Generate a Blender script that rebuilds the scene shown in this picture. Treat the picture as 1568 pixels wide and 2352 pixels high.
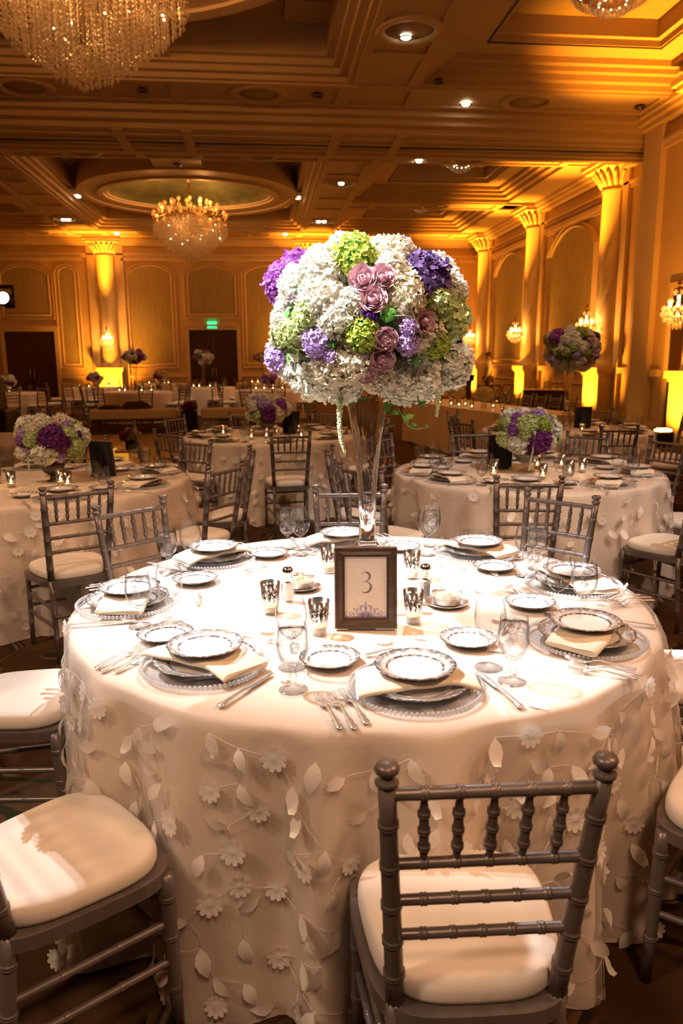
import bpy, math, random
from mathutils import Vector, Matrix, Euler
R = math.radians
PI = math.pi
cos, sin = math.cos, math.sin
for o in list(bpy.data.objects):
    bpy.data.objects.remove(o)
sc = bpy.context.scene
col = sc.collection

# ------------------------------------------------------------------ camera
# room axes: +x runs along the far wall, +y towards the far wall, z up (metres)
CAM = Vector((0, 0, 1.54))
YAW, PITCH, ROLL = R(5.98), R(11.35), R(-0.41)
FPX = 1742.0
cam_data = bpy.data.cameras.new('camera')
cam_data.sensor_fit = 'VERTICAL'
cam_data.sensor_height = 36.0
cam_data.lens = 36.0 * FPX / 2352.0
cam_data.clip_start = 0.05
cam_data.clip_end = 200
cam_data.dof.use_dof = True
cam_data.dof.focus_distance = 2.3
cam_data.dof.aperture_fstop = 5.0
cam = bpy.data.objects.new('camera', cam_data)
col.objects.link(cam)
cam.matrix_world = (Matrix.Translation(CAM) @ Matrix.Rotation(-YAW, 4, 'Z')
                    @ Matrix.Rotation(PI / 2 - PITCH, 4, 'X') @ Matrix.Rotation(ROLL, 4, 'Z'))
sc.camera = cam
_inv = cam.matrix_world.inverted()


def to_px(p):
    """where a point falls in the 1568x2352 picture (only used to order things from left to right)"""
    v = _inv @ Vector(p)
    return 784 + FPX * v.x / -v.z, 1176 - FPX * v.y / -v.z


# ------------------------------------------------------------------ world, exposure, big lights
world = bpy.data.worlds.new('world')
sc.world = world
world.use_nodes = True
world.node_tree.nodes['Background'].inputs[0].default_value = (0.9, 0.50, 0.22, 1)
world.node_tree.nodes['Background'].inputs[1].default_value = 0.03
vs = sc.view_settings
vs.view_transform = 'Standard'
vs.look = 'None'
vs.exposure = 0.0
vs.gamma = 1.0
vs.use_curve_mapping = False
try:
    sc.cycles.use_denoising = True
    sc.cycles.max_bounces = 7
    sc.cycles.diffuse_bounces = 3
    sc.cycles.glossy_bounces = 3
    sc.cycles.transparent_max_bounces = 14
    sc.cycles.transmission_bounces = 7
    sc.cycles.adaptive_threshold = 0.1
    sc.cycles.caustics_reflective = False
    sc.cycles.caustics_refractive = False
    sc.cycles.sample_clamp_indirect = 4.0
    sc.cycles.blur_glossy = 0.5
except Exception:
    pass

AMBER = (1.0, 0.32, 0.015)
WARM = (1.0, 0.46, 0.13)
PEACH = (1.0, 0.62, 0.36)
WHITE = (0.97, 0.97, 1.0)


def spot(name, loc, aim, energy, color, size, blend=0.5, radius=0.06):
    d = bpy.data.lights.new(name, 'SPOT')
    d.energy = energy
    d.color = color
    d.spot_size = R(size)
    d.spot_blend = blend
    d.shadow_soft_size = radius
    o = bpy.data.objects.new(name, d)
    col.objects.link(o)
    o.location = loc
    o.rotation_euler = (Vector(aim) - Vector(loc)).to_track_quat('-Z', 'Y').to_euler()
    return o


def point(name, loc, energy, color, radius=0.1):
    d = bpy.data.lights.new(name, 'POINT')
    d.energy = energy
    d.color = color
    d.shadow_soft_size = radius
    o = bpy.data.objects.new(name, d)
    col.objects.link(o)
    o.location = loc
    return o


MT = (0.3145, 2.388)      # near round table
LT = (-1.42, 5.15)        # left table
RT = (1.84, 5.12)         # right table
BT = (0.10, 8.05)         # middle table
DT = (3.35, 8.10)         # right far table
ET = (-3.15, 8.05)        # left edge table
TZ = 0.765                # cloth top height
ZC = 6.25                 # ceiling beam soffit

# pin spots in the ceiling, one or two per table (the pool of white light on the near table)
spot('pin_spot', (-3.3, 3.9, ZC - 0.05), (MT[0] - 0.05, MT[1] + 0.22, 0.95), 4100, WHITE, 20.5, 0.6, 0.05)
spot('pin_spot', (-3.0, 0.6, ZC - 0.05), (MT[0] - 0.03, MT[1] - 0.05, 1.68), 6200, WHITE, 8.5, 0.5, 0.04)
spot('pin_spot', (1.5, 7.4, ZC - 0.05), (MT[0] - 0.05, MT[1] + 0.30, 0.9), 2500, WHITE, 19.5, 0.6, 0.05)
spot('pin_spot', (-3.6, 1.6, ZC - 0.05), (LT[0], LT[1], 0.9), 800, PEACH, 26, 0.6, 0.05)
spot('pin_spot', (3.4, 1.4, ZC - 0.05), (RT[0], RT[1], 0.9), 900, (1, .86, .76), 26, 0.6, 0.05)
spot('pin_spot', (0.0, 5.0, ZC - 0.05), (BT[0], BT[1], 0.9), 500, PEACH, 30, 0.6, 0.05)
spot('pin_spot', (3.6, 5.0, ZC - 0.05), (DT[0], DT[1], 1.1), 500, PEACH, 30, 0.6, 0.05)
# warm fill spots, added at the camera's end to lift cloth and chairs
for (x, y, e, c) in ((4.6, 0.4, 900, (1, .54, .28)), (-4.4, -0.6, 820, (1, .68, .46)), (0.6, -2.6, 580, (1, .57, .33)), (-5.2, 3.0, 200, PEACH), (5.4, 3.4, 200, PEACH)):
    spot('warm_fill', (x, y, ZC - 0.05), (0.3 + x * 0.1, 1.2 + max(0, y), 0.3), e, c, 60, 0.8, 0.45)
# wide peach fill spots added to brighten the far tables
for (x, y) in ((-5.5, 18.6), (-2.0, 18.6), (1.2, 18.6)):
    spot('far_table_fill', (x, y, ZC - 0.05), (x, y + 3.2, 0.6), 420, PEACH, 55, 0.8, 0.1)
# house downlights that burn further back
for (x, y) in ((2.29, 12.23), (3.98, 15.1), (3.96, 19.28), (2.34, 21.8), (1.32, 24.8), (2.22, 27.6), (1.11, 30.4),
               (-5.17, 30.6), (-5.3, 25.05), (-6.36, 27.8)):
    spot('house_downlight', (x, y, ZC - 0.06), (x, y, 0), 240, WARM, 75, 0.7, 0.06)

# ------------------------------------------------------------------ materials
M = {}


def mat(name, color, rough=0.5, metal=0.0, spec=0.5, emit=None, estr=0.0, sheen=0.0, coat=0.0):
    m = bpy.data.materials.new(name)
    m.use_nodes = True
    b = m.node_tree.nodes['Principled BSDF']
    b.inputs['Base Color'].default_value = (*color, 1)
    b.inputs['Roughness'].default_value = rough
    b.inputs['Metallic'].default_value = metal
    b.inputs['Specular IOR Level'].default_value = spec
    if sheen:
        b.inputs['Sheen Weight'].default_value = sheen
    if coat:
        b.inputs['Coat Weight'].default_value = coat
    if emit:
        b.inputs['Emission Color'].default_value = (*emit, 1)
        b.inputs['Emission Strength'].default_value = estr
    M[name] = m
    return m


def nodes_of(name):
    m = M[name]
    nt = m.node_tree
    return nt, nt.nodes, nt.links, nt.nodes['Principled BSDF']


def vary(name, c2, scale=8.0, detail=4.0, lo=0.35, hi=0.65, coord='Object', bump=0.0, bscale=None, stretch=None):
    """mix the base colour with c2 by noise, optionally a fine bump"""
    nt, N, L, b = nodes_of(name)
    c1 = tuple(b.inputs['Base Color'].default_value)
    tc = N.new('ShaderNodeTexCoord')
    src = tc.outputs[coord]
    if stretch:
        mp = N.new('ShaderNodeMapping')
        mp.inputs['Scale'].default_value = stretch
        L.new(src, mp.inputs['Vector'])
        src = mp.outputs['Vector']
    nz = N.new('ShaderNodeTexNoise')
    nz.inputs['Scale'].default_value = scale
    nz.inputs['Detail'].default_value = detail
    L.new(src, nz.inputs['Vector'])
    rp = N.new('ShaderNodeValToRGB')
    rp.color_ramp.elements[0].position = lo
    rp.color_ramp.elements[1].position = hi
    rp.color_ramp.elements[0].color = c1
    rp.color_ramp.elements[1].color = (*c2, 1)
    L.new(nz.outputs['Fac'], rp.inputs['Fac'])
    L.new(rp.outputs['Color'], b.inputs['Base Color'])
    if bump:
        n2 = N.new('ShaderNodeTexNoise')
        n2.inputs['Scale'].default_value = bscale or scale * 4
        n2.inputs['Detail'].default_value = 3
        L.new(src, n2.inputs['Vector'])
        bp = N.new('ShaderNodeBump')
        bp.inputs['Strength'].default_value = bump
        bp.inputs['Distance'].default_value = 0.01
        L.new(n2.outputs['Fac'], bp.inputs['Height'])
        L.new(bp.outputs['Normal'], b.inputs['Normal'])


mat('wall_paint', (0.64, 0.46, 0.26), 0.6); vary('wall_paint', (0.58, 0.42, 0.24), 1.2)
mat('trim_paint', (0.72, 0.57, 0.38), 0.5); vary('trim_paint', (0.67, 0.52, 0.34), 2.0)
mat('wall_fabric', (0.40, 0.33, 0.19), 0.8); vary('wall_fabric', (0.33, 0.27, 0.15), 6.0, stretch=(3, 3, .3), bump=.2, bscale=60)
mat('ceiling_paint', (0.60, 0.45, 0.29), 0.6); vary('ceiling_paint', (0.55, 0.41, 0.26), 0.8)
mat('ceiling_panel', (0.44, 0.34, 0.20), 0.7); vary('ceiling_panel', (0.40, 0.31, 0.18), 1.5)
mat('silver_leaf', (0.13, 0.14, 0.075), 0.35, 0.4); vary('silver_leaf', (0.20, 0.20, 0.11), 3.0)
mat('carpet', (0.10, 0.05, 0.02), 0.95, spec=0.1)
mat('parquet', (0.42, 0.23, 0.09), 0.22); vary('parquet', (0.33, 0.17, 0.06), 9, stretch=(1, 8, 1))
mat('parquet_edge', (0.25, 0.13, 0.05), 0.35); vary('parquet_edge', (0.18, 0.09, 0.04), 9)
mat('satin', (0.80, 0.665, 0.545), 0.42, sheen=0.3); vary('satin', (0.76, 0.625, 0.505), 4)
mat('cotton', (0.88, 0.80, 0.71), 0.75, sheen=0.2); vary('cotton', (0.84, 0.76, 0.67), 14, bump=.15, bscale=400)
mat('chair_wood', (0.205, 0.170, 0.158), 0.36, 0.4, coat=0.08); vary('chair_wood', (0.165, 0.136, 0.126), 30, stretch=(1, 1, .2))
mat('napkin', (0.86, 0.74, 0.58), 0.65, sheen=0.2); vary('napkin', (0.82, 0.70, 0.54), 25, bump=.15, bscale=500)
mat('china', (0.88, 0.85, 0.81), 0.08, coat=0.5)
mat('silver', (0.94, 0.89, 0.84), 0.26, 0.8); vary('silver', (0.80, 0.74, 0.68), 60)
mat('chrome', (0.86, 0.84, 0.82), 0.08, 1.0); vary('chrome', (0.78, 0.76, 0.74), 20)
mat('salt', (0.92, 0.92, 0.93), 0.8); vary('salt', (0.86, 0.86, 0.88), 200)
mat('pepper', (0.20, 0.18, 0.17), 0.8); vary('pepper', (0.48, 0.44, 0.42), 300)
mat('butter', (0.90, 0.74, 0.36), 0.4); vary('butter', (0.94, 0.82, 0.5), 60)
mat('frame_wood', (0.085, 0.052, 0.034), 0.35, 0.3); vary('frame_wood', (0.125, 0.08, 0.055), 18, stretch=(1, 1, 6))
mat('card', (0.72, 0.64, 0.58), 0.8); vary('card', (0.69, 0.61, 0.55), 60)
mat('ink_grey', (0.21, 0.165, 0.135), 0.7); vary('ink_grey', (0.19, 0.15, 0.125), 90)
mat('ink_lilac', (0.38, 0.31, 0.45), 0.7); vary('ink_lilac', (0.34, 0.27, 0.41), 90)
mat('velvet_black', (0.008, 0.007, 0.008), 0.9); vary('velvet_black', (0.014, 0.012, 0.012), 50)
mat('black_metal', (0.012, 0.011, 0.011), 0.45); vary('black_metal', (0.02, 0.018, 0.018), 20)
mat('door_wood', (0.035, 0.010, 0.008), 0.4); vary('door_wood', (0.025, 0.007, 0.006), 5, stretch=(6, 6, .5))
mat('skirt_dark', (0.06, 0.018, 0.018), 0.8); vary('skirt_dark', (0.04, 0.012, 0.013), 8)
mat('brass', (0.55, 0.32, 0.11), 0.3, 1.0); vary('brass', (0.45, 0.26, 0.09), 20)
mat('wax', (0.92, 0.86, 0.74), 0.5); vary('wax', (0.9, 0.83, 0.7), 40)
mat('flame', (1, 0.6, 0.2), 0.5, emit=(1.0, 0.62, 0.22), estr=22)
mat('bulb', (1, 0.7, 0.4), 0.5, emit=(1.0, 0.55, 0.20), estr=16)
mat('bulb_soft', (1, 0.6, 0.3), 0.5, emit=(1.0, 0.33, 0.04), estr=.55)
mat('glint', (1, 0.9, 0.7), 0.3, emit=(1.0, 0.72, 0.36), estr=26)
mat('downlight_lamp', (1, 0.9, 0.7), 0.5, emit=(1.0, 0.80, 0.48), estr=40)
mat('downlight_off', (0.10, 0.085, 0.085), 0.3, 0.6); vary('downlight_off', (0.13, 0.11, 0.11), 10)
mat('stage_lamp', (1, 0.9, 0.95), 0.4, emit=(1.0, 0.86, 0.92), estr=12)
mat('exit_green', (0.0, 0.5, 0.15), 0.4, emit=(0.0, 0.9, 0.22), estr=1.5)
mat('exit_letters', (0.1, 0.8, 0.5), 0.4, emit=(0.25, 1.0, 0.75), estr=1.8)
mat('amber_lens', (1, 0.6, 0.1), 0.4, emit=(1.0, 0.55, 0.08), estr=14)
mat('amber_cube', (1, 0.6, 0.1), 0.5, emit=(1.0, 0.42, 0.03), estr=0.6)
mat('skin', (0.55, 0.33, 0.22), 0.55); vary('skin', (0.50, 0.29, 0.19), 30)
mat('hair', (0.03, 0.02, 0.015), 0.6); vary('hair', (0.05, 0.032, 0.022), 60)
mat('shirt_white', (0.78, 0.72, 0.62), 0.8); vary('shirt_white', (0.70, 0.64, 0.55), 12)
mat('trousers_dark', (0.06, 0.038, 0.03), 0.8); vary('trousers_dark', (0.045, 0.028, 0.022), 14)
mat('leaf_green', (0.045, 0.16, 0.025), 0.45); vary('leaf_green', (0.09, 0.30, 0.04), 14)
mat('leaf_bright', (0.16, 0.46, 0.06), 0.45); vary('leaf_bright', (0.09, 0.33, 0.04), 20)
mat('stem_green', (0.25, 0.30, 0.12), 0.6); vary('stem_green', (0.17, 0.22, 0.08), 30)
mat('amaranth', (0.46, 0.56, 0.28), 0.8); vary('amaranth', (0.60, 0.68, 0.42), 120, bump=.5, bscale=200)
mat('wire', (0.30, 0.22, 0.14), 0.5); vary('wire', (0.22, 0.16, 0.10), 40)


def petal_mat(name, c1, c2, trans=0.25):
    m = mat(name, c1, 0.6, spec=0.25)
    vary(name, c2, 30, lo=.4, hi=.62)
    nt, N, L, b = nodes_of(name)
    t = N.new('ShaderNodeBsdfTranslucent')
    mx = N.new('ShaderNodeMixShader')
    mx.inputs[0].default_value = trans
    out = N['Material Output']
    src = b.inputs['Base Color'].links[0].from_socket
    L.new(src, t.inputs['Color'])
    L.new(b.outputs[0], mx.inputs[1])
    L.new(t.outputs[0], mx.inputs[2])
    L.new(mx.outputs[0], out.inputs['Surface'])
    return m


petal_mat('petal_white', (0.84, 0.82, 0.74), (0.80, 0.79, 0.64))
petal_mat('petal_cream', (0.80, 0.74, 0.60), (0.74, 0.66, 0.47))
petal_mat('petal_green', (0.50, 0.60, 0.22), (0.62, 0.68, 0.36))
petal_mat('petal_lime', (0.34, 0.45, 0.045), (0.52, 0.58, 0.12))
petal_mat('petal_purple', (0.30, 0.075, 0.36), (0.42, 0.15, 0.52))
petal_mat('petal_plum', (0.16, 0.025, 0.17), (0.24, 0.05, 0.25))
petal_mat('petal_indigo', (0.085, 0.05, 0.20), (0.19, 0.10, 0.22))
petal_mat('petal_lavender', (0.42, 0.28, 0.56), (0.54, 0.40, 0.66))
petal_mat('petal_violet', (0.10, 0.02, 0.26), (0.16, 0.04, 0.36))
petal_mat('petal_lilac', (0.70, 0.60, 0.74), (0.78, 0.72, 0.78))
petal_mat('petal_rose', (0.60, 0.34, 0.41), (0.68, 0.46, 0.50), .1)
petal_mat('applique', (0.92, 0.87, 0.81), (0.88, 0.82, 0.75), 0.25)


def sheer(name, color, opacity):
    m = bpy.data.materials.new(name)
    m.use_nodes = True
    nt = m.node_tree
    N, L = nt.nodes, nt.links
    N.remove(N['Principled BSDF'])
    d = N.new('ShaderNodeBsdfDiffuse'); d.inputs[0].default_value = (*color, 1)
    t = N.new('ShaderNodeBsdfTranslucent'); t.inputs[0].default_value = (*color, 1)
    dm = N.new('ShaderNodeMixShader'); dm.inputs[0].default_value = 0.4
    tr = N.new('ShaderNodeBsdfTransparent')
    mx = N.new('ShaderNodeMixShader')
    tc = N.new('ShaderNodeTexCoord')
    nz = N.new('ShaderNodeTexNoise'); nz.inputs['Scale'].default_value = 9
    L.new(tc.outputs['Object'], nz.inputs['Vector'])
    mr = N.new('ShaderNodeMapRange')
    mr.inputs[3].default_value = opacity * 0.8
    mr.inputs[4].default_value = min(1, opacity * 1.2)
    L.new(nz.outputs['Fac'], mr.inputs[0])
    L.new(d.outputs[0], dm.inputs[1]); L.new(t.outputs[0], dm.inputs[2])
    L.new(mr.outputs[0], mx.inputs[0])
    L.new(tr.outputs[0], mx.inputs[1]); L.new(dm.outputs[0], mx.inputs[2])
    L.new(mx.outputs[0], N['Material Output'].inputs['Surface'])
    M[name] = m


sheer('organza', (0.84, 0.79, 0.73), 0.30)


def thin_glass(name, tint=(0.97, 0.975, 0.98), ior=1.5, boost=1.0, rough=0.02, bump=0.0, bscale=30, edge=.28):
    m = bpy.data.materials.new(name)
    m.use_nodes = True
    nt = m.node_tree
    N, L = nt.nodes, nt.links
    N.remove(N['Principled BSDF'])
    g = N.new('ShaderNodeBsdfGlossy'); g.inputs['Roughness'].default_value = rough
    tr = N.new('ShaderNodeBsdfTransparent'); tr.inputs[0].default_value = (*tint, 1)
    fr = N.new('ShaderNodeLayerWeight'); fr.inputs['Blend'].default_value = .5
    pw = N.new('ShaderNodeMath'); pw.operation = 'POWER'; pw.inputs[1].default_value = 4.5
    ma = N.new('ShaderNodeMath'); ma.operation = 'MULTIPLY_ADD'; ma.inputs[1].default_value = .8; ma.inputs[2].default_value = ((ior - 1) / (ior + 1)) ** 2
    mu = N.new('ShaderNodeMath'); mu.operation = 'MULTIPLY'; mu.inputs[1].default_value = boost; mu.use_clamp = True
    mx = N.new('ShaderNodeMixShader')
    tc = N.new('ShaderNodeTexCoord')
    nz = N.new('ShaderNodeTexNoise'); nz.inputs['Scale'].default_value = bscale
    bp = N.new('ShaderNodeBump'); bp.inputs['Strength'].default_value = bump; bp.inputs['Distance'].default_value = 0.004
    L.new(tc.outputs['Object'], nz.inputs['Vector'])
    L.new(nz.outputs['Fac'], bp.inputs['Height'])
    L.new(bp.outputs[0], g.inputs['Normal']); L.new(bp.outputs[0], fr.inputs['Normal'])
    L.new(fr.outputs['Facing'], pw.inputs[0]); L.new(pw.outputs[0], ma.inputs[0]); L.new(ma.outputs[0], mu.inputs[0]); L.new(mu.outputs[0], mx.inputs[0])
    # darker tint at grazing view paints the edge outlines that refraction would give
    p2 = N.new('ShaderNodeMath'); p2.operation = 'POWER'; p2.inputs[1].default_value = 2.1
    cm = N.new('ShaderNodeMix'); cm.data_type = 'RGBA'; cm.inputs[6].default_value = (*tint, 1); cm.inputs[7].default_value = (tint[0] * edge, tint[1] * edge * 1.06, tint[2] * edge * 1.12, 1)
    L.new(fr.outputs['Facing'], p2.inputs[0]); L.new(p2.outputs[0], cm.inputs[0]); L.new(cm.outputs[2], tr.inputs[0])
    L.new(tr.outputs[0], mx.inputs[1]); L.new(g.outputs[0], mx.inputs[2])
    L.new(mx.outputs[0], N['Material Output'].inputs['Surface'])
    M[name] = m


thin_glass('glass', (0.985, 0.988, 0.992), 1.55, 1.3, 0.05)
thin_glass('water', (0.965, 0.972, 0.98), 1.45, 1.2, 0.03, 0.7, 55, .6)
thin_glass('charger_glass', (0.985, 0.988, 0.99), 1.4, .5, edge=.95)
thin_glass('bead_glass', (0.88, 0.89, 0.90), 1.6, 1.5, 0.06, edge=.7)
thin_glass('crystal', (0.90, 0.84, 0.76), 1.6, 1.6, 0.08, edge=.8)


def milky(name, c, k):
    n, l = M[name].node_tree.nodes, M[name].node_tree.links
    t = n.new('ShaderNodeBsdfTranslucent'); t.inputs[0].default_value = (*c, 1)
    d = n.new('ShaderNodeBsdfDiffuse'); d.inputs[0].default_value = (*c, 1)
    m1 = n.new('ShaderNodeMixShader'); m1.inputs[0].default_value = .5
    m2 = n.new('ShaderNodeMixShader'); m2.inputs[0].default_value = k
    o = n['Material Output']; src = o.inputs['Surface'].links[0].from_socket
    l.new(t.outputs[0], m1.inputs[1]); l.new(d.outputs[0], m1.inputs[2]); l.new(src, m2.inputs[1]); l.new(m1.outputs[0], m2.inputs[2]); l.new(m2.outputs[0], o.inputs['Surface'])


milky('crystal', (.78, .70, .60), .40)
milky('bead_glass', (.9, .9, .92), .40)
thin_glass('vase_thin', (0.86, 0.84, 0.82), 1.6, 2.6, 0.05, 0.4, 25)
mat('vase_glass', (0.97, 0.975, 0.985), 0.02)
M['vase_glass'].node_tree.nodes['Principled BSDF'].inputs['Transmission Weight'].default_value = 1.0
M['vase_glass'].node_tree.nodes['Principled BSDF'].inputs['IOR'].default_value = 1.42
nt, N, L, b = nodes_of('vase_glass')
tc = N.new('ShaderNodeTexCoord'); nz = N.new('ShaderNodeTexNoise'); mp = N.new('ShaderNodeMapping')
mp.inputs['Scale'].default_value = (26, 26, 5); nz.inputs['Scale'].default_value = 1.6
bp = N.new('ShaderNodeBump'); bp.inputs['Strength'].default_value = 0.35; bp.inputs['Distance'].default_value = 0.004
L.new(tc.outputs['Object'], mp.inputs[0]); L.new(mp.outputs[0], nz.inputs['Vector']); L.new(nz.outputs['Fac'], bp.inputs['Height'])
L.new(bp.outputs[0], b.inputs['Normal'])


def plate_mat(name, rad):
    """white china, silver edge line, grey lace band on the rim, a second line at the well"""
    m = mat(name, (0.88, 0.85, 0.81), 0.10, coat=0.5)
    nt, N, L, b = nodes_of(name)
    tc = N.new('ShaderNodeTexCoord')
    sx = N.new('ShaderNodeSeparateXYZ'); L.new(tc.outputs['Object'], sx.inputs[0])
    cx = N.new('ShaderNodeCombineXYZ'); L.new(sx.outputs[0], cx.inputs[0]); L.new(sx.outputs[1], cx.inputs[1])
    ln = N.new('ShaderNodeVectorMath'); ln.operation = 'LENGTH'; L.new(cx.outputs[0], ln.inputs[0])
    dv = N.new('ShaderNodeMath'); dv.operation = 'DIVIDE'; dv.inputs[1].default_value = rad; L.new(ln.outputs['Value'], dv.inputs[0])
    rp = N.new('ShaderNodeValToRGB'); L.new(dv.outputs[0], rp.inputs[0])
    e = rp.color_ramp.elements
    e[0].position = 0.0; e[0].color = (0, 0, 0, 1)
    e[1].position = 0.655; e[1].color = (0, 0, 0, 1)
    for p, v in ((0.67, .9), (0.715, .75), (0.735, .18), (0.80, .30), (0.88, .62), (0.95, .70), (0.965, 1), (1.0, 1)):
        k = e.new(p); k.color = (v, v, v, 1)
    nz = N.new('ShaderNodeTexNoise'); nz.inputs['Scale'].default_value = 95; nz.inputs['Detail'].default_value = 2
    L.new(tc.outputs['Object'], nz.inputs['Vector'])
    mr = N.new('ShaderNodeMapRange'); mr.inputs[1].default_value = .35; mr.inputs[2].default_value = .6
    mr.inputs[3].default_value = .45; mr.inputs[4].default_value = 1.2
    L.new(nz.outputs['Fac'], mr.inputs[0])
    ml = N.new('ShaderNodeMath'); ml.operation = 'MULTIPLY'; ml.use_clamp = True
    L.new(rp.outputs['Color'], ml.inputs[0]); L.new(mr.outputs[0], ml.inputs[1])
    mx = N.new('ShaderNodeMix'); mx.data_type = 'RGBA'
    mx.inputs[6].default_value = (0.88, 0.85, 0.81, 1); mx.inputs[7].default_value = (0.20, 0.185, 0.195, 1)
    L.new(ml.outputs[0], mx.inputs[0]); L.new(mx.outputs[2], b.inputs['Base Color'])
    mm = N.new('ShaderNodeMath'); mm.operation = 'MULTIPLY'; mm.inputs[1].default_value = .6
    L.new(ml.outputs[0], mm.inputs[0]); L.new(mm.outputs[0], b.inputs['Metallic'])


plate_mat('plate_dinner', 0.132); plate_mat('plate_salad', 0.098); plate_mat('plate_bread', 0.080)


def mercury_mat():
    """clear tumbler with a silvered damask band round the top"""
    m = bpy.data.materials.new('mercury_glass'); m.use_nodes = True
    nt = m.node_tree; N, L = nt.nodes, nt.links
    b = N['Principled BSDF']
    b.inputs['Base Color'].default_value = (0.60, 0.58, 0.56, 1); b.inputs['Metallic'].default_value = 1; b.inputs['Roughness'].default_value = .16
    g = N.new('ShaderNodeBsdfGlossy'); g.inputs['Roughness'].default_value = .03
    tr = N.new('ShaderNodeBsdfTransparent'); tr.inputs[0].default_value = (.93, .93, .93, 1)
    fr = N.new('ShaderNodeLayerWeight'); fr.inputs['Blend'].default_value = .18; mg = N.new('ShaderNodeMixShader')
    L.new(fr.outputs['Facing'], mg.inputs[0]); L.new(tr.outputs[0], mg.inputs[1]); L.new(g.outputs[0], mg.inputs[2])
    tc = N.new('ShaderNodeTexCoord'); sx = N.new('ShaderNodeSeparateXYZ'); L.new(tc.outputs['Object'], sx.inputs[0])
    an = N.new('ShaderNodeMath'); an.operation = 'ARCTAN2'; L.new(sx.outputs[1], an.inputs[0]); L.new(sx.outputs[0], an.inputs[1])
    m5 = N.new('ShaderNodeMath'); m5.operation = 'MULTIPLY'; m5.inputs[1].default_value = 6; L.new(an.outputs[0], m5.inputs[0])
    cs = N.new('ShaderNodeMath'); cs.operation = 'COSINE'; L.new(m5.outputs[0], cs.inputs[0])
    ab = N.new('ShaderNodeMath'); ab.operation = 'ABSOLUTE'; L.new(cs.outputs[0], ab.inputs[0])
    k = N.new('ShaderNodeMath'); k.operation = 'MULTIPLY_ADD'; k.inputs[1].default_value = .028; k.inputs[2].default_value = -.068
    L.new(ab.outputs[0], k.inputs[0])           # -(threshold height)
    ad = N.new('ShaderNodeMath'); ad.operation = 'ADD'; L.new(sx.outputs[2], ad.inputs[0]); L.new(k.outputs[0], ad.inputs[1])
    gt = N.new('ShaderNodeMath'); gt.operation = 'GREATER_THAN'; gt.inputs[1].default_value = 0; L.new(ad.outputs[0], gt.inputs[0])
    nz = N.new('ShaderNodeTexNoise'); nz.inputs['Scale'].default_value = 130; L.new(tc.outputs['Object'], nz.inputs['Vector'])
    g2 = N.new('ShaderNodeMath'); g2.operation = 'GREATER_THAN'; g2.inputs[1].default_value = .46; L.new(nz.outputs['Fac'], g2.inputs[0])
    mu = N.new('ShaderNodeMath'); mu.operation = 'MULTIPLY'; L.new(gt.outputs[0], mu.inputs[0]); L.new(g2.outputs[0], mu.inputs[1])
    rim = N.new('ShaderNodeMath'); rim.operation = 'GREATER_THAN'; rim.inputs[1].default_value = .088; L.new(sx.outputs[2], rim.inputs[0])
    mxm = N.new('ShaderNodeMath'); mxm.operation = 'MAXIMUM'; L.new(mu.outputs[0], mxm.inputs[0]); L.new(rim.outputs[0], mxm.inputs[1])
    sc2 = N.new('ShaderNodeMath'); sc2.operation = 'MULTIPLY'; sc2.inputs[1].default_value = .85; L.new(mxm.outputs[0], sc2.inputs[0])
    mx = N.new('ShaderNodeMixShader'); L.new(sc2.outputs[0], mx.inputs[0]); L.new(mg.outputs[0], mx.inputs[1]); L.new(b.outputs[0], mx.inputs[2])
    L.new(mx.outputs[0], N['Material Output'].inputs['Surface'])
    M['mercury_glass'] = m


mercury_mat()


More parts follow.
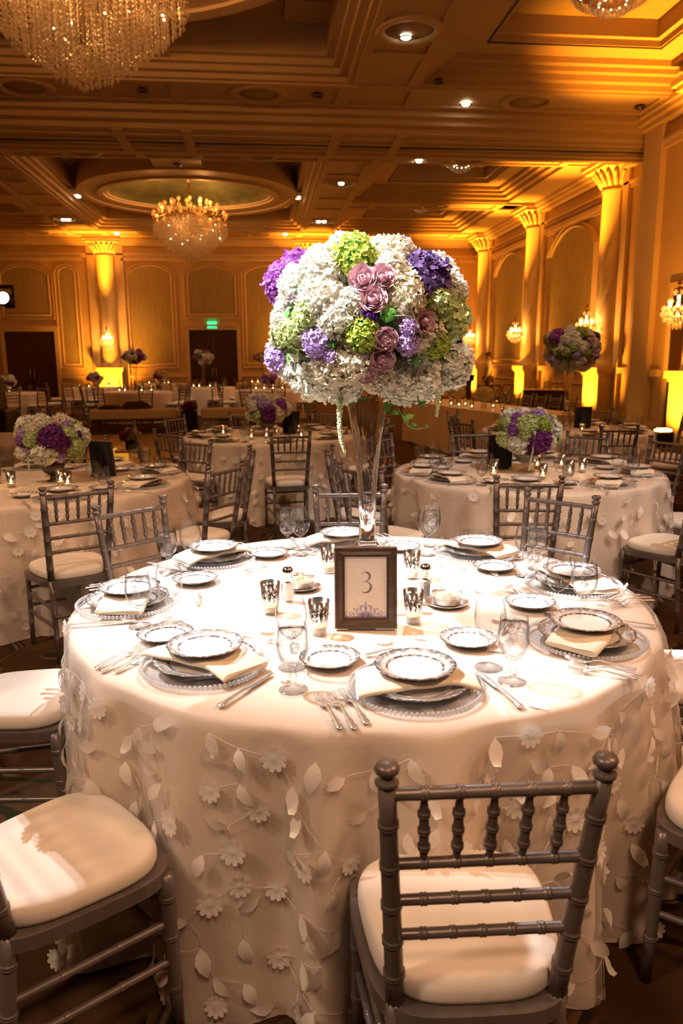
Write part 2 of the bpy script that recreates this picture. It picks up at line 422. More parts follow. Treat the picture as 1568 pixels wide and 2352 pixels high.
def carpet_nodes():
    nt, N, L, b = nodes_of('carpet')
    tc = N.new('ShaderNodeTexCoord')
    brown, dark = (0.105, 0.052, 0.020, 1), (0.030, 0.016, 0.008, 1)
    green, cream, gold = (0.034, 0.032, 0.011, 1), (0.19, 0.13, 0.075, 1), (0.15, 0.085, 0.028, 1)
    wn = N.new('ShaderNodeTexNoise'); wn.inputs['Scale'].default_value = 2.3; wn.inputs['Detail'].default_value = 1
    L.new(tc.outputs['Object'], wn.inputs['Vector'])
    ws = N.new('ShaderNodeVectorMath'); ws.operation = 'SCALE'; ws.inputs['Scale'].default_value = 0.75
    L.new(wn.outputs['Color'], ws.inputs[0])
    wa_ = N.new('ShaderNodeVectorMath'); L.new(tc.outputs['Object'], wa_.inputs[0]); L.new(ws.outputs[0], wa_.inputs[1])
    vo = N.new('ShaderNodeTexVoronoi'); vo.voronoi_dimensions = '2D'; vo.inputs['Scale'].default_value = 2.1
    L.new(wa_.outputs[0], vo.inputs['Vector'])
    mm = N.new('ShaderNodeMath'); mm.operation = 'MULTIPLY'; mm.inputs[1].default_value = 1.9; L.new(vo.outputs['Distance'], mm.inputs[0])
    wv = N.new('ShaderNodeMath'); wv.operation = 'FRACT'; L.new(mm.outputs[0], wv.inputs[0])
    rp = N.new('ShaderNodeValToRGB')
    e = rp.color_ramp.elements
    e[0].position = 0; e[0].color = dark
    e[1].position = 1; e[1].color = gold
    for p, c in ((.10, dark), (.16, brown), (.50, brown), (.53, green), (.68, green), (.72, cream), (.78, cream), (.81, dark), (.90, brown)):
        k = e.new(p); k.color = c
    L.new(wv.outputs[0], rp.inputs[0])
    nm = N.new('ShaderNodeTexNoise'); nm.inputs['Scale'].default_value = 2.6; nm.inputs['Detail'].default_value = 1
    L.new(tc.outputs['Object'], nm.inputs['Vector'])
    mk = N.new('ShaderNodeMapRange'); mk.inputs[1].default_value = .50; mk.inputs[2].default_value = .54
    L.new(nm.outputs['Fac'], mk.inputs[0])
    bm_ = N.new('ShaderNodeMix'); bm_.data_type = 'RGBA'; bm_.inputs[6].default_value = (0.085, 0.042, 0.017, 1)
    L.new(mk.outputs[0], bm_.inputs[0]); L.new(rp.outputs[0], bm_.inputs[7])
    n2 = N.new('ShaderNodeTexNoise'); n2.inputs['Scale'].default_value = 180
    L.new(tc.outputs['Object'], n2.inputs['Vector'])
    mx = N.new('ShaderNodeMix'); mx.data_type = 'RGBA'; mx.blend_type = 'MULTIPLY'; mx.inputs[0].default_value = .5
    L.new(bm_.outputs[2], mx.inputs[6]); L.new(n2.outputs['Color'], mx.inputs[7])
    L.new(mx.outputs[2], b.inputs['Base Color'])
    bp = N.new('ShaderNodeBump'); bp.inputs['Strength'].default_value = .5
    L.new(n2.outputs['Fac'], bp.inputs['Height']); L.new(bp.outputs[0], b.inputs['Normal'])


carpet_nodes()

# ------------------------------------------------------------------ mesh helpers


class MB:
    def __init__(s):
        s.v, s.f, s.m, s.s = [], [], [], []

    def add(s, verts, faces, mi=0, smooth=False, T=None):
        o = len(s.v)
        if T is not None:
            verts = [T @ Vector(p) for p in verts]
        s.v += [tuple(p) for p in verts]
        for f in faces:
            s.f.append([o + i for i in f]); s.m.append(mi); s.s.append(smooth)
        return s

    def box(s, a, b, mi=0, T=None):
        x0, y0, z0 = a; x1, y1, z1 = b
        return s.add([(x0, y0, z0), (x1, y0, z0), (x1, y1, z0), (x0, y1, z0), (x0, y0, z1), (x1, y0, z1), (x1, y1, z1), (x0, y1, z1)],
                     [(3, 2, 1, 0), (4, 5, 6, 7), (0, 1, 5, 4), (1, 2, 6, 5), (2, 3, 7, 6), (3, 0, 4, 7)], mi, False, T)

    def bbox(s, a, b, bev, mi=0, T=None):
        """box with chamfered edges"""
        (x0, y0, z0), (x1, y1, z1) = a, b
        V, F = [], []
        zs = [(z0, bev), (z0 + bev, 0), (z1 - bev, 0), (z1, bev)]
        for z, i in zs:
            c = bev
            X0, X1, Y0, Y1 = x0 + i, x1 - i, y0 + i, y1 - i
            V += [(X0 + c, Y0, z), (X1 - c, Y0, z), (X1, Y0 + c, z), (X1, Y1 - c, z), (X1 - c, Y1, z), (X0 + c, Y1, z), (X0, Y1 - c, z), (X0, Y0 + c, z)]
        F.append(tuple(range(7, -1, -1)))
        for k in range(3):
            for i in range(8):
                j = (i + 1) % 8
                F.append((k * 8 + i, k * 8 + j, k * 8 + 8 + j, k * 8 + 8 + i))
        F.append(tuple(range(24, 32)))
        return s.add(V, F, mi, False, T)

    def lathe(s, prof, seg=24, mi=0, smooth=True, T=None, cap=False, a0=0.0, a1=2 * PI, wob=None):
        """prof: list of (r, z)"""
        V, F = [], []
        full = abs(a1 - a0 - 2 * PI) < 1e-6
        n = seg if full else seg + 1
        for (r, z) in prof:
            for i in range(n):
                a = a0 + (a1 - a0) * i / seg
                k = wob(a, r) if wob else 1.0
                V.append((r * k * cos(a), r * k * sin(a), z))
        for j in range(len(prof) - 1):
            for i in range(seg):
                i2 = (i + 1) % n
                F.append((j * n + i, j * n + i2, (j + 1) * n + i2, (j + 1) * n + i))
        if cap:
            F.append(tuple(range(n - 1, -1, -1)))
            F.append(tuple((len(prof) - 1) * n + i for i in range(n)))
        return s.add(V, F, mi, smooth, T)

    def tube(s, pts, rad, seg=8, mi=0, smooth=True, T=None, cap=True, up=(0, 0, 1)):
        pts = [Vector(p) for p in pts]
        n = len(pts)
        if not hasattr(rad, '__len__'):
            rad = [rad] * n
        V, F = [], []
        u = Vector(up)
        for i, p in enumerate(pts):
            d = (pts[min(i + 1, n - 1)] - pts[max(i - 1, 0)])
            if d.length < 1e-9:
                d = Vector((0, 0, 1))
            d.normalize()
            a = u - d * u.dot(d)
            if a.length < 1e-3:
                a = Vector((1, 0, 0)) - d * d.x
            a.normalize()
            u = a
            b = d.cross(a)
            for k in range(seg):
                t = 2 * PI * k / seg
                V.append(p + (a * cos(t) + b * sin(t)) * rad[i])
        for i in range(n - 1):
            for k in range(seg):
                k2 = (k + 1) % seg
                F.append((i * seg + k, i * seg + k2, (i + 1) * seg + k2, (i + 1) * seg + k))
        if cap:
            F.append(tuple(range(seg - 1, -1, -1)))
            F.append(tuple((n - 1) * seg + k for k in range(seg)))
        return s.add(V, F, mi, smooth, T)

    def ball(s, c, r, seg=8, rings=5, mi=0, smooth=True, T=None):
        if not hasattr(r, '__len__'):
            r = (r, r, r)
        V = [(c[0], c[1], c[2] - r[2])]
        for j in range(1, rings):
            t = PI * j / rings
            for i in range(seg):
                a = 2 * PI * i / seg
                V.append((c[0] + r[0] * sin(t) * cos(a), c[1] + r[1] * sin(t) * sin(a), c[2] - r[2] * cos(t)))
        V.append((c[0], c[1], c[2] + r[2]))
        F = []
        for i in range(seg):
            F.append((0, 1 + (i + 1) % seg, 1 + i))
        for j in range(rings - 2):
            for i in range(seg):
                i2 = (i + 1) % seg
                F.append((1 + j * seg + i, 1 + j * seg + i2, 1 + (j + 1) * seg + i2, 1 + (j + 1) * seg + i))
        e = len(V) - 1
        for i in range(seg):
            F.append((1 + (rings - 2) * seg + i, 1 + (rings - 2) * seg + (i + 1) % seg, e))
        return s.add(V, F, mi, smooth, T)

    def octa(s, c, rx, rz0, rz1, mi=0, n=4):
        x, y, z = c
        V = [(x, y, z + rz1), (x, y, z - rz0)] + [(x + rx * cos(2 * PI * i / n), y + rx * sin(2 * PI * i / n), z) for i in range(n)]
        F = []
        for i in range(n):
            F += [(0, 2 + i, 2 + (i + 1) % n), (1, 2 + (i + 1) % n, 2 + i)]
        return s.add(V, F, mi, False)

    def grid(s, fn, nu, nv, mi=0, smooth=True, closed_u=False, T=None):
        V = []
        cu = nu if closed_u else nu + 1
        for j in range(nv + 1):
            for i in range(cu):
                V.append(fn(i / nu, j / nv))
        F = []
        for j in range(nv):
            for i in range(nu):
                i2 = (i + 1) % cu
                F.append((j * cu + i, j * cu + i2, (j + 1) * cu + i2, (j + 1) * cu + i))
        return s.add(V, F, mi, smooth, T)

    def poly(s, pts, mi=0, T=None, thick=0.0):
        n = len(pts)
        if thick:
            V = [(p[0], p[1], p[2] if len(p) > 2 else 0) for p in pts]
            V2 = [(a, b_, c - thick) for a, b_, c in V]
            F = [tuple(range(n)), tuple(range(2 * n - 1, n - 1, -1))] + [(i, n + i, n + (i + 1) % n, (i + 1) % n) for i in range(n)]
            return s.add(V + V2, F, mi, False, T)
        return s.add([(p[0], p[1], p[2] if len(p) > 2 else 0) for p in pts], [tuple(range(n))], mi, False, T)

    def mesh(s, name, mats):
        me = bpy.data.meshes.new(name)
        me.from_pydata(s.v, [], s.f)
        for m_ in (mats if isinstance(mats, (list, tuple)) else [mats]):
            me.materials.append(M[m_])
        me.polygons.foreach_set('material_index', s.m)
        me.polygons.foreach_set('use_smooth', s.s)
        me.update()
        return me

    def build(s, name, mats, parent=None, loc=None):
        return put(name, s.mesh(name, mats), parent, loc)


def put(name, me, parent=None, loc=None, rz=0.0, scale=None, rot=None):
    o = bpy.data.objects.new(name, me)
    col.objects.link(o)
    if parent is not None:
        o.parent = parent
    if loc is not None:
        o.location = loc
    if rot is not None:
        o.rotation_euler = rot
    elif rz:
        o.rotation_euler = (0, 0, rz)
    if scale is not None:
        o.scale = scale if hasattr(scale, '__len__') else (scale,) * 3
    return o


def tag(o, label, cat, group=None):
    o['label'] = label
    o['category'] = cat
    if group:
        o['group'] = group
    return o


def struct(o):
    o['kind'] = 'structure'
    return o


def stuff(o):
    o['kind'] = 'stuff'
    return o


def thing(name, label, cat, loc=(0, 0, 0), rz=0.0, group=None):
    o = bpy.data.objects.new(name, None)
    col.objects.link(o)
    o.empty_display_size = 0.05
    o.location = loc
    o.rotation_euler = (0, 0, rz)
    return tag(o, label, cat, group)


def clone(root, loc, rz=0.0, label=None, group=None):
    """copy a thing with its parts and their sub-parts"""
    r = root.copy(); col.objects.link(r)
    r.location = loc; r.rotation_euler = (0, 0, rz)
    if label:
        r['label'] = label
    if group:
        r['group'] = group
    for c in root.children:
        d = c.copy(); col.objects.link(d); d.parent = r
        for g in c.children:
            h = g.copy(); col.objects.link(h); h.parent = d
    return r


ORD = ['leftmost', 'second from the left', 'third from the left', 'fourth from the left', 'fifth from the left', 'sixth from the left',
       'seventh from the left', 'eighth from the left', 'ninth from the left', 'tenth from the left', 'eleventh from the left', 'twelfth from the left',
       'thirteenth from the left', 'fourteenth from the left', 'fifteenth from the left', 'sixteenth from the left']


def order(items, fmt):
    """label alike things by their order from left to right in the picture"""
    items = sorted(items, key=lambda o: to_px(o.location)[0])
    for i, o in enumerate(items):
        o['label'] = fmt.replace('#', ORD[i])


def catmull(pts, n=8):
    P = [Vector(p) for p in pts]
    P = [P[0] * 2 - P[1]] + P + [P[-1] * 2 - P[-2]]
    out = []
    for i in range(1, len(P) - 2):
        for k in range(n):
            t = k / n
            a, b, c, d = P[i - 1], P[i], P[i + 1], P[i + 2]
            out.append(0.5 * ((2 * b) + (c - a) * t + (2 * a - 5 * b + 4 * c - d) * t * t + (3 * b - a - 3 * c + d) * t ** 3))
    out.append(P[-2])
    return out

# ================================================================== THE ROOM
XR, XN, XL, YB, YJ = 9.0, 8.0, -12.6, 32.0, 15.8     # far right wall, nearer right wall, left wall, back wall, jog
YF = -4.0
CX = -1.95                                           # the room's long axis

b = MB(); b.box((XL, YF, -0.06), (XR, YB, 0.0))
floor = struct(b.build('floor', 'carpet'))
b = MB(); b.box((XL, YF, 7.0), (XR + .3, YB + .3, 7.1))
ceiling = struct(b.build('ceiling', 'ceiling_panel'))
b = MB(); b.box((XL - .2, YB, 0), (XR + .2, YB + .2, 7.0))
wall_back = struct(b.build('wall_back', 'wall_paint'))
b = MB(); b.box((XR, YJ, 0), (XR + .2, YB, 7.0)); b.box((XN, YF, 0), (XR + .2, YJ, 7.0))
wall_right = struct(b.build('wall_right', 'wall_paint'))
b = MB(); b.box((XL - .2, YF, 0), (XL, YB, 7.0))
wall_left = struct(b.build('wall_left', 'wall_paint'))

T_BACK = Matrix(((1, 0, 0, 0), (0, 0, -1, YB), (0, 1, 0, 0), (0, 0, 0, 1)))          # (u,v,w) -> (u, YB-w, v)
T_RIGHT = Matrix(((0, 0, -1, XR), (1, 0, 0, 0), (0, 1, 0, 0), (0, 0, 0, 1)))         # (u,v,w) -> (XR-w, u, v)
T_NEAR = Matrix(((0, 0, -1, XN), (1, 0, 0, 0), (0, 1, 0, 0), (0, 0, 0, 1)))


def arch_path(u0, u1, v0, v1, rise, off=0.0, n=14):
    u0, u1, v0 = u0 - off, u1 + off, v0 - off
    P = [(u0, v0), (u0, v1)]
    c, h = (u0 + u1) / 2, (u1 - u0) / 2
    if rise > 0:
        rr = rise + off * 0.6
        rad = (h * h + rr * rr) / (2 * rr)
        a = math.asin(min(1, h / rad))
        for i in range(1, n):
            t = -a + 2 * a * i / n
            P.append((c + rad * sin(t), v1 + rr - rad + rad * cos(t)))
    P.append((u1, v1 + (off if rise <= 0 else 0)))
    if rise <= 0:
        P[1] = (u0, v1 + off)
    P.append((u1, v0))
    return P


def panel(parent, T, u0, u1, v0, v1, rise, w=0.09, d=0.05, field='wall_fabric', gap=0.16):
    """outer moulding, inner moulding and the fabric field between them, all proud of the wall"""
    fld = MB(); P = arch_path(u0, u1, v0, v1, rise, -0.0)
    fld.poly([(p[0], p[1], 0.012) for p in P], T=T, thick=0.01)
    po = fld.build('panel_field', field, parent)
    for off, ww, dd in ((0.0, w, d), (gap, w * 0.75, d * 1.2)):
        m = MB()
        A, B_, = arch_path(u0, u1, v0, v1, rise, off), arch_path(u0, u1, v0, v1, rise, off + ww)
        n = len(A)
        mid = [((a[0] + c[0]) / 2, (a[1] + c[1]) / 2) for a, c in zip(A, B_)]
        V = [(p[0], p[1], 0.0) for p in A] + [(p[0], p[1], dd) for p in mid] + [(p[0], p[1], 0.0) for p in B_]
        F = []
        for i in range(n):
            j = (i + 1) % n
            F += [(i, j, n + j, n + i), (n + i, n + j, 2 * n + j, 2 * n + i)]
        m.add(V, F, 0, False, T)
        m.build('panel_moulding', 'trim_paint', parent)
    return po


def flat_trim(name, parent, T, boxes, m='trim_paint'):
    b = MB()
    for a, c in boxes:
        b.box(a, c, T=T)
    return b.build(name, m, parent)


def column(parent, T, u, sconce=None):
    """half-round column on a pedestal with a flared capital; backed by a flat pilaster"""
    flat_trim('pilaster', parent, T, [((u - .70, 0, 0), (u - .42, 6.05, .10)), ((u + .42, 0, 0), (u + .70, 6.05, .10)), ((u - .42, 0, 0), (u + .42, 6.05, .05))])
    sh = MB()
    Tl = T @ Matrix.Translation((u, 0, 0.05)) @ Matrix.Rotation(-PI / 2, 4, 'X')
    # local lathe axis = wall vertical
    prof = [(0.42, 1.30), (0.42, 1.36), (0.39, 1.42), (0.36, 1.48), (0.345, 1.6), (0.345, 3.4), (0.33, 5.55), (0.36, 5.57), (0.36, 5.63), (0.33, 5.65)]
    S = Matrix(((1, 0, 0, 0), (0, 0, 1, 0), (0, 1, 0, 0), (0, 0, 0, 1)))
    Tc = T @ Matrix.Translation((u, 0, 0.06)) @ S
    sh.lathe(prof, 18, T=Tc, a0=0, a1=PI, smooth=True)
    shaft = sh.build('column', 'trim_paint', parent)
    c = MB()
    c.lathe([(0.34, 5.65), (0.35, 5.72), (0.40, 5.82), (0.48, 5.95), (0.60, 6.06)], 18, T=Tc, a0=0, a1=PI)
    for k in range(9):
        a = PI * (k + .5) / 9
        c.tube([(.36 * cos(a), .36 * sin(a), 5.68), (.43 * cos(a), .43 * sin(a), 5.82), (.56 * cos(a), .56 * sin(a), 5.98), (.60 * cos(a), .60 * sin(a), 5.94)],
               [.05, .06, .05, .02], 6, T=Tc)
    c.box((u - .62, 6.06, 0), (u + .62, 6.14, .66), T=T)
    c.box((u - .68, 6.14, 0), (u + .68, 6.25, .74), T=T)
    c.build('capital', 'trim_paint', shaft)
    p = MB()
    p.box((u - .50, 0, 0), (u + .50, .16, .52), T=T)
    p.box((u - .45, .16, 0), (u + .45, 1.10, .47), T=T)
    p.box((u - .34, .28, .47), (u + .34, .98, .48), T=T)
    p.box((u - .48, 1.10, 0), (u + .48, 1.16, .50), T=T)
    p.box((u - .53, 1.16, 0), (u + .53, 1.30, .55), T=T)
    p.build('pedestal', 'trim_paint', shaft)
    return shaft


def cornice(parent, T, u0, u1, z=ZC):
    flat_trim('cornice', parent, T, [((u0, z - .10, 0), (u1, z, .42)), ((u0, z - .18, 0), (u1, z - .10, .34)), ((u0, z - .26, 0), (u1, z - .18, .22)),
                                     ((u0, z - .62, 0), (u1, z - .56, .10)), ((u0, z - .72, 0), (u1, z - .62, .06))])


# ---- back wall
cornice(wall_back, T_BACK, XL, XR)
COLS_B = (-5.92, 2.12)
for u in COLS_B:
    column(wall_back, T_BACK, u)
flat_trim('chair_rail', wall_back, T_BACK, [((XL, 0.88, 0), (-9.99, .98, .06)), ((-8.05, .88, 0), (-2.83, .98, .06)), ((-.85, .88, 0), (XR, .98, .06)),
                                            ((XL, 0.0, 0), (-9.99, .22, .05)), ((-8.05, .0, 0), (-2.83, .22, .05)), ((-.85, .0, 0), (XR, .22, .05))])
for (u0, u1) in ((-5.05, -3.45), (-0.45, 1.15)):
    panel(wall_back, T_BACK, u0, u1, 1.45, 4.95, .28)
panel(wall_back, T_BACK, -2.72, -.94, 3.42, 4.92, .28)
panel(wall_back, T_BACK, -9.9, -8.2, 3.40, 4.90, .28)
panel(wall_back, T_BACK, -7.72, -7.20, 1.5, 4.95, .2)
panel(wall_back, T_BACK, 3.3, 5.0, 1.45, 4.95, .28)
panel(wall_back, T_BACK, 5.7, 7.6, 1.45, 4.95, .28)
for (u0, u1) in ((-5.3, -3.2), (-7.95, -7.0), (-.7, 1.4)):
    panel(wall_back, T_BACK, u0 + .1, u1 - .1, .34, .74, 0, .05, .03, 'wall_paint', .02)
flat_trim('picture_rail', wall_back, T_BACK, [((-6.9 - 3.3, 5.42, 0), (-6.8, 5.52, .10)), ((-5.3, 5.42, 0), (1.4, 5.52, .10)), ((2.9, 5.42, 0), (XR, 5.52, .10))])


def double_door(n, T, u0, u1, h):
    root = bpy.data.objects.new('door_%d' % n, None); col.objects.link(root); struct(root)
    b = MB(); b.box((u0 - .14, 0, 0), (u0, h + .14, .10), T=T); b.box((u1, 0, 0), (u1 + .14, h + .14, .10), T=T)
    b.box((u0, h, 0), (u1, h + .14, .10), T=T); b.box((u0 - .2, h + .14, 0), (u1 + .2, h + .22, .14), T=T)
    b.build('door_frame', 'trim_paint', root)
    c = (u0 + u1) / 2
    for (a, d) in ((u0 + .005, c - .008), (c + .008, u1 - .005)):
        l = MB(); l.box((a, 0.01, 0), (d, h - .005, .03), T=T)
        for (p, q) in ((.2, 1.0), (1.15, h - .2)):
            l.box((a + .13, p, .03), (d - .13, q, .045), T=T)
        lf = l.build('door_leaf', 'door_wood', root)
        hx = d - .07 if a < c - .1 and d < c else a + .07
        hb = MB(); hb.tube([(hx, .75, .03), (hx, .78, .09), (hx, 1.22, .09), (hx, 1.25, .03)], .018, 6, T=T)
        hb.build('door_handle', 'brass', lf)
    return root


double_door(1, T_BACK, -9.98, -8.06, 2.72)
double_door(2, T_BACK, -2.80, -.88, 2.76)

# ---- right wall
cornice(wall_right, T_RIGHT, YJ, YB)
COLS_R = (30.2, 24.72, 19.2)
for u in COLS_R:
    column(wall_right, T_RIGHT, u)
for (u0, u1) in ((25.9, 29.0), (20.4, 23.5)):
    panel(wall_right, T_RIGHT, u0, u1, 1.55, 4.55, .62, .12, .08, 'wall_fabric', .2)
    flat_trim('picture_rail', wall_right, T_RIGHT, [((u0 - .45, 5.30, 0), (u1 + .45, 5.42, .14)), ((u0 - .45, 5.24, 0), (u1 + .45, 5.30, .08))])
    panel(wall_right, T_RIGHT, u0, u1, .34, .78, 0, .06, .04, 'wall_paint', .03)
flat_trim('chair_rail', wall_right, T_RIGHT, [((a, 1.16, 0), (c, 1.30, .10)) for a, c in ((20.0, 24.0), (25.4, 29.5), (30.9, YB), (17.9, 18.5))]
          + [((a, 0.0, 0), (c, .2, .06)) for a, c in ((20.0, 24.0), (25.4, 29.5), (30.9, YB), (17.9, 18.5))])
flat_trim('pocket_casing', wall_right, T_RIGHT, [((17.72, 0, 0), (17.9, 6.2, .14)), ((16.9, 0, 0), (17.15, 6.2, .14)), ((17.15, 2.42, 0), (17.72, 2.56, .10))])
b = MB(); b.box((17.22, 0.01, 0), (17.66, 2.42, .02), T=T_RIGHT); b.tube([(17.3, .9, .02), (17.3, .92, .06), (17.3, 1.15, .06), (17.3, 1.17, .02)], .015, 6, mi=1, T=T_RIGHT)
d3 = bpy.data.objects.new('door_3', None); col.objects.link(d3); struct(d3); b.build('door_leaf', ['door_wood', 'brass'], d3)
# nearer part of the right wall
column(wall_right, T_NEAR, 13.07)
cornice(wall_right, T_NEAR, YF, YJ)
flat_trim('chair_rail', wall_right, T_NEAR, [((YF, 1.16, 0), (12.2, 1.30, .10)), ((14.7, 1.16, 0), (15.0, 1.30, .10)), ((YF, 0, 0), (12.2, .2, .06)), ((14.7, 0, 0), (15.0, .2, .06))])
flat_trim('corner_pilaster', wall_right, T_NEAR, [((15.1, 0, 0), (15.8, 6.2, .12)), ((15.0, 0, 0), (15.8, .25, .16))])
b = MB(); b.box((13.86, 0.01, 0), (14.42, 2.85, .02), T=T_NEAR); b.box((13.92, .2, .02), (14.36, 1.1, .035), T=T_NEAR); b.box((13.92, 1.25, .02), (14.36, 2.7, .035), T=T_NEAR)
d4 = bpy.data.objects.new('door_4', None); col.objects.link(d4); struct(d4); b.build('door_leaf', 'door_wood', d4)
b = MB(); b.box((13.80, 0, 0), (13.86, 2.95, .07), T=T_NEAR); b.box((14.42, 0, 0), (14.52, 2.95, .07), T=T_NEAR); b.box((13.86, 2.85, 0), (14.42, 2.95, .07), T=T_NEAR)
b.build('door_frame', 'trim_paint', d4)

# ---- ceiling: beams, stepped coffers, oval rings with silvered domes
CP = 'ceiling_paint'


def beam(x0, x1, y0, y1, z=ZC):
    b = MB(); b.box((x0, y0, z), (x1, y1, 7.0))
    return b.build('beam', CP, ceiling)


def strips(x0, x1, y0, y1, along, z=ZC, rings=(), cuts=()):
    """raised edging on a beam soffit: two long strips, cross pieces and round rosettes"""
    b = MB(); d = .035; w = .13
    if along == 'x':
        b.box((x0, y0, z - d), (x1, y0 + w, z)); b.box((x0, y1 - w, z - d), (x1, y1, z))
        for c in cuts:
            b.box((c - .12, y0 + w, z - d), (c + .12, y1 - w, z))
    else:
        b.box((x0, y0, z - d), (x0 + w, y1, z)); b.box((x1 - w, y0, z - d), (x1, y1, z))
        for c in cuts:
            b.box((x0 + w, c - .12, z - d), (x1 - w, c + .12, z))
    b.build('beam_edging', CP, ceiling)
    for c in rings:
        p = (c, (y0 + y1) / 2) if along == 'x' else ((x0 + x1) / 2, c)
        r = MB(); r.lathe([(.36, z), (.37, z - .05), (.48, z - .06), (.52, z)], 32, T=Matrix.Translation((p[0], p[1], 0)))
        ro = r.build('rosette', CP, ceiling)
        f = MB(); f.lathe([(0.001, z - .012), (.36, z - .012), (.36, z)], 32, T=Matrix.Translation((p[0], p[1], 0)))
        f.build('rosette_field', 'ceiling_panel', ro)


# beams across the room
for (y0, y1) in ((14.25, 15.55), (18.35, 19.65), (29.75, 31.1)):
    beam(XL, XR, y0, y1)
    strips(XL, XR, y0 + .1, y1 - .1, 'x', rings=(-8.0, -3.93, .12, 5.1), cuts=(-6.9, -5.6, -2.6, -1.3, 1.65, 2.95, 7.6))
for (y0, y1) in ((24.1, 25.3), (8.7, 9.9)):
    beam(2.95, XR, y0, y1); strips(2.95, XR, y0 + .1, y1 - .1, 'x', rings=(5.6,), cuts=(3.6, 7.6))
# beams along the room
for (x0, x1) in ((1.65, 2.95), (-6.95, -5.65)):
    for (y0, y1) in ((4.0, 14.25), (19.65, 29.75)):
        beam(x0, x1, y0, y1); strips(x0 + .1, x1 - .1, y0, y1, 'y', rings=((y0 + y1) / 2 + 2.9, (y0 + y1) / 2 - 2.9), cuts=(y0 + 1.3, (y0 + y1) / 2 - .8, (y0 + y1) / 2 + .8, y1 - 1.3))
beam(7.75, XR, 19.65, 29.75); beam(7.75, XR, 4.0, 14.25); beam(XL, XL + .9, 4, YB)
beam(XL, XR, 31.1, YB)
# dropped soffit over the folding-wall track
b = MB()
b.box((XL, 15.55, 6.12), (XR, 18.35, 7.0)); b.box((XL, 15.75, 6.02), (XR, 18.15, 6.12)); b.box((XL, 16.0, 5.92), (XR, 17.9, 6.02))
b.build('track_soffit', CP, ceiling)
b = MB()
b.box((XL, 16.93, 5.90), (XR, 17.03, 5.921), mi=1)
for y in (16.35, 16.72, 17.25, 17.6):
    b.box((XL, y - .04, 5.89), (XR, y + .04, 5.92))
for x in (-6.9, -5.6, -2.6, -1.3, 1.65, 2.95):
    b.box((x - .1, 16.05, 5.888), (x + .1, 17.85, 5.92))
b.build('track_edging', [CP, 'black_metal'], ceiling)


def stepped(x0, x1, y0, y1, steps):
    b = MB()
    for ins, z in steps:
        a, c, e, f = x0 + ins, x1 - ins, y0 + ins, y1 - ins
        w = .30
        b.box((x0, y0, z), (x1, e, 7.0)); b.box((x0, f, z), (x1, y1, 7.0)); b.box((x0, e, z), (a, f, 7.0)); b.box((c, e, z), (x1, f, 7.0))
    return b.build('coffer_step', CP, ceiling)


# right-hand coffers
for (y0, y1) in ((19.65, 24.1), (25.3, 29.75), (9.9, 14.25)):
    stepped(2.95, 7.75, y0, y1, ((.16, 6.34), (.30, 6.44), (.44, 6.52), (.95, 6.62), (1.05, 6.72)))
    b = MB(); b.box((4.05, y0 + 1.1, 6.985), (6.65, y1 - 1.1, 6.999)); b.build('coffer_panel', 'ceiling_panel', ceiling)
    b = MB(); z = 6.616
    X0, X1, Y0, Y1 = 2.95 + .9, 7.75 - .9, y0 + .9, y1 - .9
    for bx in (((X0, Y0), (X1, Y0 + .03)), ((X0, Y1 - .03), (X1, Y1)), ((X0, Y0), (X0 + .03, Y1)), ((X1 - .03, Y0), (X1, Y1))):
        b.box((*bx[0], z - .012), (*bx[1], z))
    b.build('air_slot', 'black_metal', ceiling)
# left-hand coffers beyond the long beam
for (y0, y1) in ((19.65, 24.1), (25.3, 29.75), (9.9, 14.25)):
    stepped(-11.7, -6.95, y0, y1, ((.16, 6.34), (.30, 6.44), (.44, 6.52), (.95, 6.62)))
beam(-11.7, -6.95, 24.1, 25.3)


def oval_coffer(cy):
    stepped(-5.65, 1.65, cy - 4.95, cy + 4.95, ((.14, 6.33), (.26, 6.42), (.40, 6.52)))
    ZR = 6.46

    def ring(rx0, ry0, rx1, ry1, z0, z1, name, m, seg=56):
        g = MB(); V = []; F = []
        for i in range(seg):
            a = 2 * PI * i / seg
            for (rx, ry, z) in ((rx1, ry1, z1), (rx1, ry1, z0), (rx0, ry0, z0), (rx0, ry0, z1)):
                V.append((CX + rx * cos(a), cy + ry * sin(a), z))
        for i in range(seg):
            j = (i + 1) % seg
            for k in range(3):
                F.append((i * 4 + k, j * 4 + k, j * 4 + k + 1, i * 4 + k + 1))
        g.add(V, F); return g.build(name, m, ceiling)
    ring(2.42, 2.05, 3.25, 3.35, ZR, 7.0, 'oval_ring', CP)
    ring(2.52, 2.14, 2.70, 2.32, ZR - .05, ZR, 'oval_moulding', CP)
    ring(3.02, 3.10, 3.25, 3.36, ZR - .05, ZR, 'oval_moulding', CP)
    b = MB()
    b.box((CX - .62, cy - 4.8, ZR), (CX + .62, cy - 3.1, 7.0)); b.box((CX - .62, cy + 3.1, ZR), (CX + .62, cy + 4.8, 7.0))
    b.box((-5.5, cy - .6, ZR), (CX - 3.0, cy + .6, 7.0)); b.box((CX + 3.0, cy - .6, ZR), (1.5, cy + .6, 7.0))
    b.build('cross_strip', CP, ceiling)
    d = MB()
    d.grid(lambda u, v: (CX + 2.42 * cos(2 * PI * u) * cos(v * PI / 2), cy + 2.05 * sin(2 * PI * u) * cos(v * PI / 2), 6.5 + .48 * sin(v * PI / 2)), 48, 8, closed_u=True)
    d.build('dome', 'silver_leaf', ceiling)
    for sx in (-1, 1):
        for sy in (-1, 1):
            b = MB(); x0, y0 = CX + sx * 2.5, cy + sy * 3.6
            b.box((min(x0, x0 + sx * .85), min(y0, y0 + sy * .75), 6.93), (max(x0, x0 + sx * .85), max(y0, y0 + sy * .75), 6.998))
            b.build('corner_panel', CP, ceiling)


oval_coffer(24.7)
oval_coffer(9.3)

